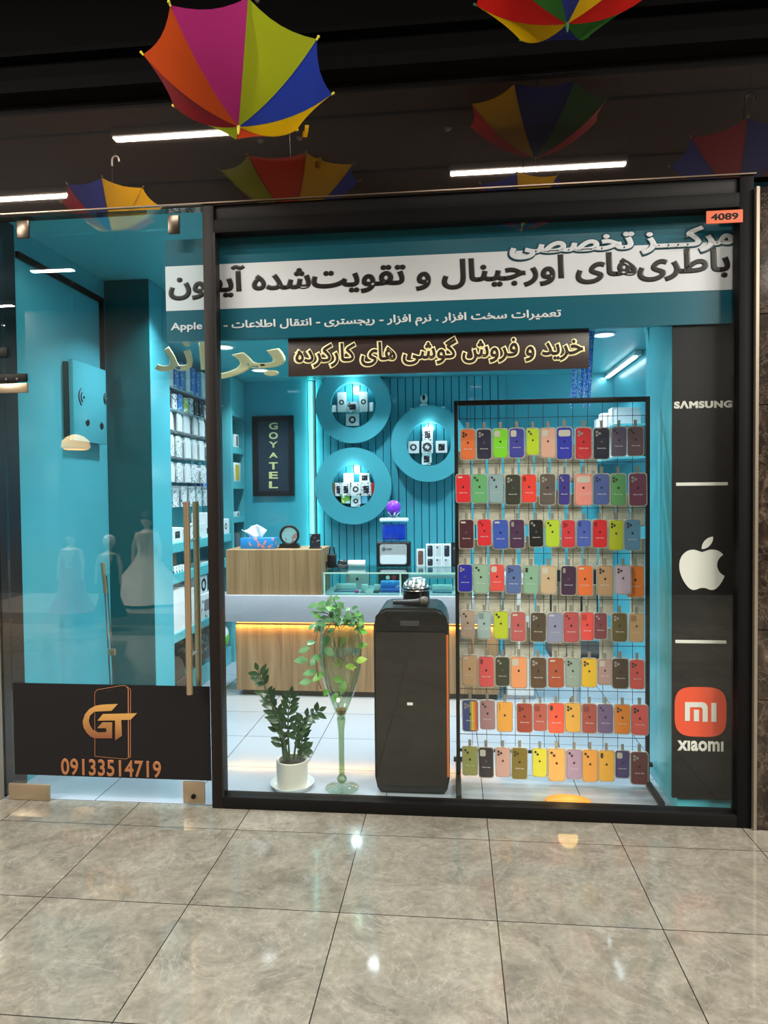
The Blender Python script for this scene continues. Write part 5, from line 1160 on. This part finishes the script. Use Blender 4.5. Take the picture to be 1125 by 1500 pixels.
# ------------------------------------------------------------------ speaker with microphone and glitter lamp
sp0, sp1 = at(549, 1165, .19), at(659, 1165, .19)
SX0, SX1, SZ = sp0.x, sp1.x, at(604, 892, .19).z
t = thing('party_speaker', ((SX0+SX1)/2, .36, 0), 'tall black party loudspeaker with rounded corners standing behind the glass', 'speaker')
yf = .19
mb = MB(); w_ = SX1-SX0; ch = .045
out = [(SX0+.03, .004), (SX1-.03, .004), (SX1-.012, .03), (SX1, .09), (SX1, SZ-.10), (SX1-.012, SZ-.05), (SX1-.04, SZ-.012), (SX1-.07, SZ), (SX0+.07, SZ), (SX0+.04, SZ-.012), (SX0+.012, SZ-.05), (SX0, SZ-.10), (SX0, .09), (SX0+.012, .03)]
mb.prism(out, yf+.012, yf+.36)
bmesh.ops.bevel(mb.bm, geom=[e for e in mb.bm.edges if abs(e.verts[0].co.y-e.verts[1].co.y) < 1e-6], offset=.014, segments=3, affect='EDGES')
mb.build('cabinet', mat('speaker_black', (22, 23, 25), .35), t)
gm = bpy.data.materials.new('perforated_grille'); gm.use_nodes = True; nt = NT(gm); b = gm.node_tree.nodes['Principled BSDF']
tc = nt.new('ShaderNodeTexCoord'); vo = nt.new('ShaderNodeTexVoronoi'); vo.inputs['Scale'].default_value = 260; vo.inputs['Randomness'].default_value = 0
nt.link(tc.outputs['Object'], vo.inputs['Vector'])
rmp = nt.new('ShaderNodeMapRange'); rmp.inputs['From Max'].default_value = .5; rmp.inputs['To Min'].default_value = 0; rmp.inputs['To Max'].default_value = 1; nt.link(vo.outputs['Distance'], rmp.inputs['Value'])
mxr = nt.new('ShaderNodeMixRGB'); mxr.inputs[1].default_value = (*lin((10, 9, 9)), 1); mxr.inputs[2].default_value = (*lin((48, 43, 39)), 1); nt.link(rmp.outputs[0], mxr.inputs[0]); nt.link(mxr.outputs[0], b.inputs['Base Color']); b.inputs['Roughness'].default_value = .45; b.inputs['Metallic'].default_value = .3
MB().rrect(SX0+.014, SX1-.014, .055, SZ-.125, yf, yf+.011, .02).build('front_grille', gm, t)
MB().rrect(SX0+.012, SX1-.012, SZ-.118, SZ-.03, yf+.002, yf+.0115, .02).build('control_panel', GLOSSBLACK, t)
w = MB(); cxm = (SX0+SX1)/2
MB().rrect(cxm-.055, cxm+.045, SZ-.090, SZ-.062, yf-.001, yf+.0019, .008).build('display', mat('dim_display', (60, 62, 60), .2), t)
MB().box(SX1-.0145, SX1-.003, yf+.013, yf+.06, .10, SZ-.14, .003).build('side_light', mat('amber_side_light', (190, 96, 40), .35, emit=(230, 110, 40), es=.35), t)
MB().box(cxm-.022, cxm+.008, yf-.0025, yf-.0002, .485, .500, .001, 1).build('badge', LOGOL, t)
MB().rrect(SX0+.09, SX1-.06, SZ-.024, SZ-.001, yf+.05, yf+.09, .008).build('handle_groove', GLOSSBLACK, t)
for xx in (SX0+.05, SX1-.05): MB().cyl((xx, yf+.05, 0.001), (xx, yf+.05, .006), .02).build('foot', BLACKP, t)
p0, p1 = (cxm-.02, yf+.10, SZ+.024), (SX1-.075, yf+.075, SZ+.026)
t = thing('microphone', ((p0[0]+p1[0])/2, yf+.09, SZ), 'dark hand microphone lying on top of the loudspeaker, head to the right', 'microphone')
MB().tube([(cxm-.10, yf+.11, SZ+.017), (cxm+.01, yf+.10, SZ+.019), (cxm+.045, yf+.095, SZ+.022)], [.013, .016, .020], 16).build('grip', BLACKP, t)
MB().ball((cxm+.068, yf+.092, SZ+.027), .0265, (1.15, 1, 1), 20).build('head', mat('mic_mesh', (92, 88, 80), .4, metal=.7, bump=1, bscale=300), t)
dl = at(610, 884, yf+.24)
t = thing('glitter_lamp', (dl.x, yf+.24, SZ), 'round silver glitter dome lamp with a black base on top of the loudspeaker', 'lamp')
rd = .078
MB().lathe([(0, .001), (rd*.92, .001), (rd*.96, .01), (rd*.96, .06), (rd, .065), (rd, .08), (0, .08)], (dl.x, yf+.24, SZ), 40).build('base', GLOSSBLACK, t)
MB().lathe([(rd, .0), (rd*1.02, .003), (rd, .006)], (dl.x, yf+.24, SZ+.066), 40).build('chrome_ring', CHROME, t)
dm = bpy.data.materials.new('faceted_silver'); dm.use_nodes = True; nt = NT(dm); b = dm.node_tree.nodes['Principled BSDF']; b.inputs['Metallic'].default_value = 1; b.inputs['Roughness'].default_value = .12; b.inputs['Base Color'].default_value = (.75, .75, .75, 1)
tc = nt.new('ShaderNodeTexCoord'); vo = nt.new('ShaderNodeTexVoronoi'); vo.inputs['Scale'].default_value = 70; bp = nt.new('ShaderNodeBump', Strength=1.0, Distance=.01); nt.link(tc.outputs['Object'], vo.inputs['Vector']); nt.link(vo.outputs['Distance'], bp.inputs['Height']); nt.link(bp.outputs['Normal'], b.inputs['Normal'])
MB().lathe([(rd*.97*math.cos(u), .0805+rd*.78*math.sin(u)) for u in [math.pi/2*i/12 for i in range(12)]]+[(0, .0805+rd*.78)], (dl.x, yf+.24, SZ), 40).build('dome', dm, t)

# ------------------------------------------------------------------ potted plant with feathered stems
def leaf(mb, base, d, n, L, W, fold=.15, bend=.15):
    d = Vector(d).normalized(); n = Vector(n); s = d.cross(n)
    if s.length < 1e-4: s = d.cross(Vector((0, 0, 1)))
    s.normalize(); n = s.cross(d).normalized()
    prof = [0, .55, .9, 1.0, .82, .48, .0]; rows = []
    for i, p in enumerate(prof):
        u = i/(len(prof)-1); c = Vector(base)+d*L*u-n*bend*L*u*u
        rows.append((mb.bm.verts.new(c+s*W/2*p+n*fold*W*p*.5), mb.bm.verts.new(c), mb.bm.verts.new(c-s*W/2*p+n*fold*W*p*.5)))
    for a, b in zip(rows, rows[1:]):
        mb._f([a[0], b[0], b[1], a[1]]); mb._f([a[1], b[1], b[2], a[2]])
yp = .26
pc = at(428.5, 1160, yp); pr = .0865; pz1 = at(428.5, 1111, yp).z
t = thing('potted_plant', (pc.x, yp, 0), 'dark green feathery plant in a white pot standing behind the window', 'plant')
ph_ = pz1
MB().lathe([(0, .012), (pr*.93, .012), (pr*.97, .03), (pr, ph_-.004), (pr-.003, ph_), (pr-.010, ph_-.004), (pr-.012, ph_-.03), (0, ph_-.03)], (pc.x, yp, 0), 48).build('pot', mat('white_ceramic', (214, 210, 198), .4, bump=.05, bscale=20), t)
MB().lathe([(0, .002), (pr*1.2, .002), (pr*1.38, .026), (pr*1.34, .027), (pr*1.16, .008), (0, .008)], (pc.x, yp, 0), 48).build('saucer', mat('pale_saucer', (226, 230, 228), .25), t)
MB().lathe([(pr-.012, ph_-.028), (pr*.6, ph_-.018), (0, ph_-.014)], (pc.x, yp, 0), 32).build('soil', mat('dark_soil', (44, 36, 30), .9, bump=1, bscale=120, var=.8, vscale=80), t)
ZL = mat('deep_green_leaf', (44, 78, 46), .25, var=.3, vscale=30); ZS = mat('green_stem', (58, 82, 48), .45)
def zpx(cx, cy, y): return at(360+cx/4.69, 860+cy/4.69, y)
stems = [([(290, 1190), (235, 930), (165, 770), (85, 575)], .0, .0095, 11), ([(300, 1190), (290, 1000), (292, 860), (310, 740)], .03, .0065, 7), ([(330, 1180), (350, 1020), (400, 900), (500, 850)], -.02, .006, 7), ([(355, 1180), (375, 1100), (395, 1020), (405, 960)], .02, .005, 7), ([(265, 1190), (250, 1080), (215, 950), (230, 860)], .05, .008, 6), ([(365, 1185), (395, 1140), (420, 1110)], 0, .004, 5)]
random.seed(5)
stem_objs = []
for pts, dy, r, n in stems:
    P3 = [zpx(x, y, yp+dy*(i/(len(pts)-1))) for i, (x, y) in enumerate(pts)]
    # finer curve
    fine = []
    for i in range(len(P3)-1):
        for k in range(6): fine.append(P3[i].lerp(P3[i+1], k/6))
    fine.append(P3[-1])
    MB().tube(fine, [r*(1-.75*i/len(fine)) for i in range(len(fine))], 8).build('stem', ZS, t)
    lf = MB(); m_ = len(fine)
    for k in range(n):
        u = .28+.70*k/(n-1); i = min(int(u*(m_-1)), m_-2); b_ = fine[i]; d = (fine[i+1]-fine[i]).normalized()
        for sd in (-1, 1):
            side = Vector((sd*(.85), random.uniform(-.5, .2), 0)); side = (side-d*side.dot(d)).normalized()
            dr = (side*.8+d*.65+Vector((0, random.uniform(-.3, .1), random.uniform(-.1, .15)))).normalized()
            leaf(lf, b_, dr, Vector((0, -1, .5)), random.uniform(.062, .080)*(1 if r > .0055 else .75), random.uniform(.027, .034)*(1 if r > .0055 else .75), bend=random.uniform(0, .25))
    leaf(lf, fine[-1], (fine[-1]-fine[-3]), Vector((0, -1, .3)), .05, .026)
    lf.build('leaves', ZL, t, smooth=80)

# ------------------------------------------------------------------ tall glass vase with a trailing plant
yv = .25; vc = at(501, 1160, yv)
def vz(y): return at(501, y, yv).z
kx = (at(511, 1000, yv)-at(501, 1000, yv)).length/10
VG = glass('vase_glass', tint=(240, 246, 238), base=.09, gain=1.0)
t = thing('glass_vase', (vc.x, yv, 0), 'giant stemmed wine glass vase of greenish glass standing on the floor', 'vase')
fr = .5*49*kx
MB().lathe([(0, .004), (fr*.98, .002), (fr, .006), (fr*.75, .014), (fr*.35, .026), (.022, .034), (0, .036)], (vc.x, yv, 0), 48).build('foot', VG, t)
zk = vz(1147)
MB().lathe([(0, .034), (.018, .036), (.026, .046), (.028, .056), (.022, .068), (.017, .074), (0, .076)], (vc.x, yv, 0), 32).build('knot', glass('green_glass', tint=(170, 200, 168), base=.10), t)
zb_ = vz(1052)
st = [(.0155, .07), (.0150, .2), (.0165, .32), (.021, zb_-.03), (.024, zb_), (.018, zb_+.006), (0, zb_+.002)]
MB().lathe(st, (vc.x, yv, 0), 32).build('stem', glass('stem_glass', tint=(196, 212, 184), base=.08), t)
prof = [(3.5, 1055), (8, 1044), (14, 1030), (20, 1014), (26, 996), (29.5, 978), (31, 958), (30.5, 940), (28.5, 922), (26, 905)]
outp = [(kx*r, vz(y)) for r, y in prof]; inp = [(kx*(r-.7), vz(y)+.001) for r, y in reversed(prof)]
MB().lathe(outp+inp, (vc.x, yv, 0), 56).build('bowl', VG, t)
zw = vz(955)
MB().lathe([(0, zw), (kx*29.6, zw)], (vc.x, yv, 0), 48).build('water_surface', glass('water_face', tint=(225, 235, 230), base=.12), t)
MB().lathe([(0, zb_+.012), (kx*4.5, zb_+.02), (kx*8, zb_+.05), (0, zb_+.055)], (vc.x, yv, 0), 24).build('sediment', mat('amber_sediment', (150, 110, 60), .7), t)
t = thing('trailing_plant', (vc.x, yv, vz(925)), 'light green trailing plant with oval leaves growing out of the giant glass', 'plant')
lv = [(470,175,0),(520,165,0),(575,80,0),(620,75,0),(590,155,0),(640,180,0),(700,150,0),(690,230,0),(740,240,0),(455,270,0),(600,200,0),(760,235,0),(450,378,0),(550,370,0),(660,375,1),(400,428,0),(490,480,0),(465,510,0),(570,440,0),(640,520,2),(720,545,2),(790,500,2),(440,585,0),(495,615,1),(635,635,1),(665,690,1),(410,650,0),(545,725,1),(610,750,1),(380,500,0),(800,305,1),(530,285,0),(480,265,0),(700,190,0),(610,110,0),(570,110,0),(660,150,0),(630,215,0),(745,190,0),(800,400,1),(540,210,0),(670,205,0),(715,215,0),(580,230,0),(650,240,0)]
PL = [mat('plant_green', (84, 138, 82), .35, var=.25, vscale=30), mat('plant_bright_green', (96, 160, 48), .35, var=.2, vscale=30), mat('plant_lime', (150, 186, 52), .35, var=.2, vscale=30)]
random.seed(21)
lv += [(random.uniform(450, 790), random.uniform(110, 300), 0 if random.random() < .8 else 1) for _ in range(34)]
mbs = [MB(), MB(), MB()]
random.seed(9); ctr = at(360+620/4.69, 860+330/4.69, yv)
for x, y, kx_ in lv:
    dy = random.uniform(-.09, -.01) if y > 300 else random.uniform(-.06, .06)
    p = zpx(x, y, yv+dy)
    d = Vector(((p.x-ctr.x)*3+random.uniform(-.3, .3), random.uniform(-.3, 0), random.uniform(-.25, .15)))
    d.normalize()
    L = random.uniform(.062, .082) if y > 300 else random.uniform(.046, .062)
    leaf(mbs[kx_], p-d*L*.5, d, Vector((random.uniform(-.4, .4), -1, .75)), L, L*.58, bend=.2)
for m_, mb_, nm in zip(PL, mbs, ('grey green leaves', 'bright green leaves', 'lime leaves')):
    o = mb_.build('leaves', m_, t, smooth=80); o['label'] = nm
VS = mat('vine_stem', (74, 84, 56), .5)
vines = [[(620, 270), (560, 200), (500, 260), (470, 420), (490, 560), (500, 650), (520, 700)], [(640, 270), (600, 230), (530, 330), (535, 500), (560, 640), (600, 740)], [(660, 280), (740, 210), (800, 340), (795, 420), (780, 500)], [(630, 270), (640, 150), (600, 80)], [(650, 270), (700, 160), (745, 190)], [(620, 270), (590, 330), (640, 480), (720, 540)], [(640, 280), (560, 180), (470, 170)]]
for v in vines:
    P3 = [zpx(x, y, yv-(.05 if y > 300 else .0)) for x, y in v]
    MB().tube(P3, .0028, 6).build('vine', VS, t)
w = MB()
for k in range(26):
    u = random.uniform(0, 6.28); r0 = random.uniform(.01, .07)
    x0, y0 = vc.x+r0*math.cos(u), yv+r0*math.sin(u)
    w.tube([(x0, y0, zw+.08), (x0+random.uniform(-.02, .02), y0, zw), (x0*.7+vc.x*.3+random.uniform(-.02, .02), y0*.8+yv*.2, zw-random.uniform(.03, .10))], .0013, 5)
o = w.build('roots', mat('brown_roots', (104, 84, 56), .7), t); o['kind'] = 'stuff'

# small glowing amber lamp on the floor in front of the rack
lc = at(832, 1176, .13)
t = thing('floor_lamp_dish', (lc.x, .13, 0), 'small glowing amber ribbed dish lamp on the floor below the rack', 'lamp')
mb = MB(); n = 40; ring0 = []
prof = [(.098, .004), (.108, .018), (.112, .034), (.10, .040), (.05, .052), (0, .056)]
R_ = []
for r, z in prof:
    R_.append([mb.bm.verts.new((lc.x+(r*(1+.025*(-1)**k if z < .036 else 1))*math.cos(2*math.pi*k/n), .13+.55*(r*(1+.025*(-1)**k if z < .036 else 1))*math.sin(2*math.pi*k/n), z)) for k in range(n)] if r else [mb.bm.verts.new((lc.x, .13, z))])
for A, B in zip(R_, R_[1:]):
    for k in range(n):
        j = (k+1) % n; mb._f([A[k], A[j]]+([B[j], B[k]] if len(B) > 1 else [B[0]]))
mb.build('shade', mat('amber_lamp_glow', (236, 140, 50), .4, emit=(255, 120, 30), es=0.4), t, smooth=20)
MB().lathe([(0, .001), (.05, .001), (.05, .004), (0, .004)], (lc.x, .13, 0), 24).build('base', BLACKP, t)
l = bpy.data.lights.new('dish_glow', 'POINT'); l.energy = 0.6; l.color = (1, .6, .2); l.shadow_soft_size = .05
lo = bpy.data.objects.new('dish_glow', l); C.objects.link(lo); lo.location = (lc.x, .13, .16)

# ------------------------------------------------------------------ dress shop display across the walkway, mirrored in the glass door
struct(MB().box(-6.4, -2.6, -6.4, -4.75, 0.001, 0.14).build('floor_platform', mat('platform_grey', (150, 140, 126), .4)))
struct(MB().box(-6.4, -2.4, -6.5, -6.4, 0, 4.4).build('wall_dress_shop', mat('dim_wall', (52, 44, 40), 0.6)))
SKIN = mat('mannequin_skin', (206, 190, 172), .5)
def mannequin(px, yv, H, dress, dm, label, flare, hood=None):
    c = Vector(mirrored(px, 800, yv)); c.z = 0.141
    t = thing('child_mannequin', c, label, 'mannequin')
    k = H
    m_ = MB(); m_.lathe([(0, .98), (.035, .975), (.058, .94), (.062, .90), (.05, .86), (.03, .835), (.026, .81), (.06, .79), (.105, .765), (.11, .72), (.09, .6), (.085, .52), (.10, .46), (.09, .40), (0, .40)], (0, 0, 0), 24)
    for sx in (-1, 1):
        m_.tube([(sx*.10, 0, .765), (sx*.145, -.01, .62), (sx*.15, -.03, .47)], [.03, .024, .016], 10); m_.ball((sx*.152, -.035, .445), .024, (.7, .7, 1.3), 10)
        m_.tube([(sx*.045, 0, .42), (sx*.05, 0, .22), (sx*.05, .01, .03)], [.045, .035, .022], 10); m_.ball((sx*.05, -.025, .02), .03, (.8, 1.5, .6), 10)
    for sx in (-1, 1): m_.ball((sx*.02, -.056, .915), .007, seg=8)
    m_.ball((0, -.062, .898), .009, seg=8)
    for v in m_.bm.verts: v.co = Vector((v.co.x*k, -v.co.y*k, v.co.z*k))+c
    m_.build('body', SKIN, t)
    n = 48; P_ = [(.115, .77), (.118, .70), (.098, .56), (.14, .46), (flare*.6, .26), (flare, .03)]; R_ = []; d_ = MB()
    for i, (r, z) in enumerate(P_): R_.append([d_.bm.verts.new(c+Vector((r*k*(1+.06*i/5*math.cos(9*2*math.pi*q/n))*math.cos(2*math.pi*q/n), r*k*.85*(1+.06*i/5*math.cos(9*2*math.pi*q/n))*math.sin(2*math.pi*q/n), z*k))) for q in range(n)])
    for A, B in zip(R_, R_[1:]):
        for q in range(n): d_._f([A[q], A[(q+1) % n], B[(q+1) % n], B[q]])
    o = d_.build('dress', dm, t, smooth=70)
    h_ = MB(); h_.ball(c+Vector((0, -.012, .93*k)), .072*k, (1.02, 1, 1.1), 18); h_.build('hood' if hood else 'hair', hood or mat('brown_hair', (52, 36, 28), .6), t)
mannequin(160, 4.4, 1.0, 1, mat('dark_green_dress', (30, 52, 44), .7), 'child mannequin in a dark dress and pale hood, mirrored behind the door', .20, PAPER)
mannequin(216, 5.6, 1.25, 1, mat('ivory_gown', (224, 216, 200), .7), 'mannequin in a wide ivory gown, mirrored in the right half of the door', .50)
mannequin(105, 4.7, 1.05, 1, mat('rose_dress', (170, 44, 66), .7), 'child mannequin in a rose red dress, mirrored in the left half of the door', .26)
c = Vector(mirrored(112, 655, 4.4))
t = thing('pendant_lamp', c, 'cream dome pendant lamp over the walkway, mirrored in the glass door', 'lamp')
MB().lathe([(.13, -.03), (.16, 0), (.15, .07), (.10, .12), (.03, .15), (0, .152)], c, 32).build('dome_shade', mat('cream_lamp_glow', (255, 226, 170), .4, emit=(255, 206, 130), es=6.0), t)
MB().tube([c+Vector((0, 0, .15)), (c.x, c.y, 4.49)], .006, 8).build('cord', BLACKP, t)
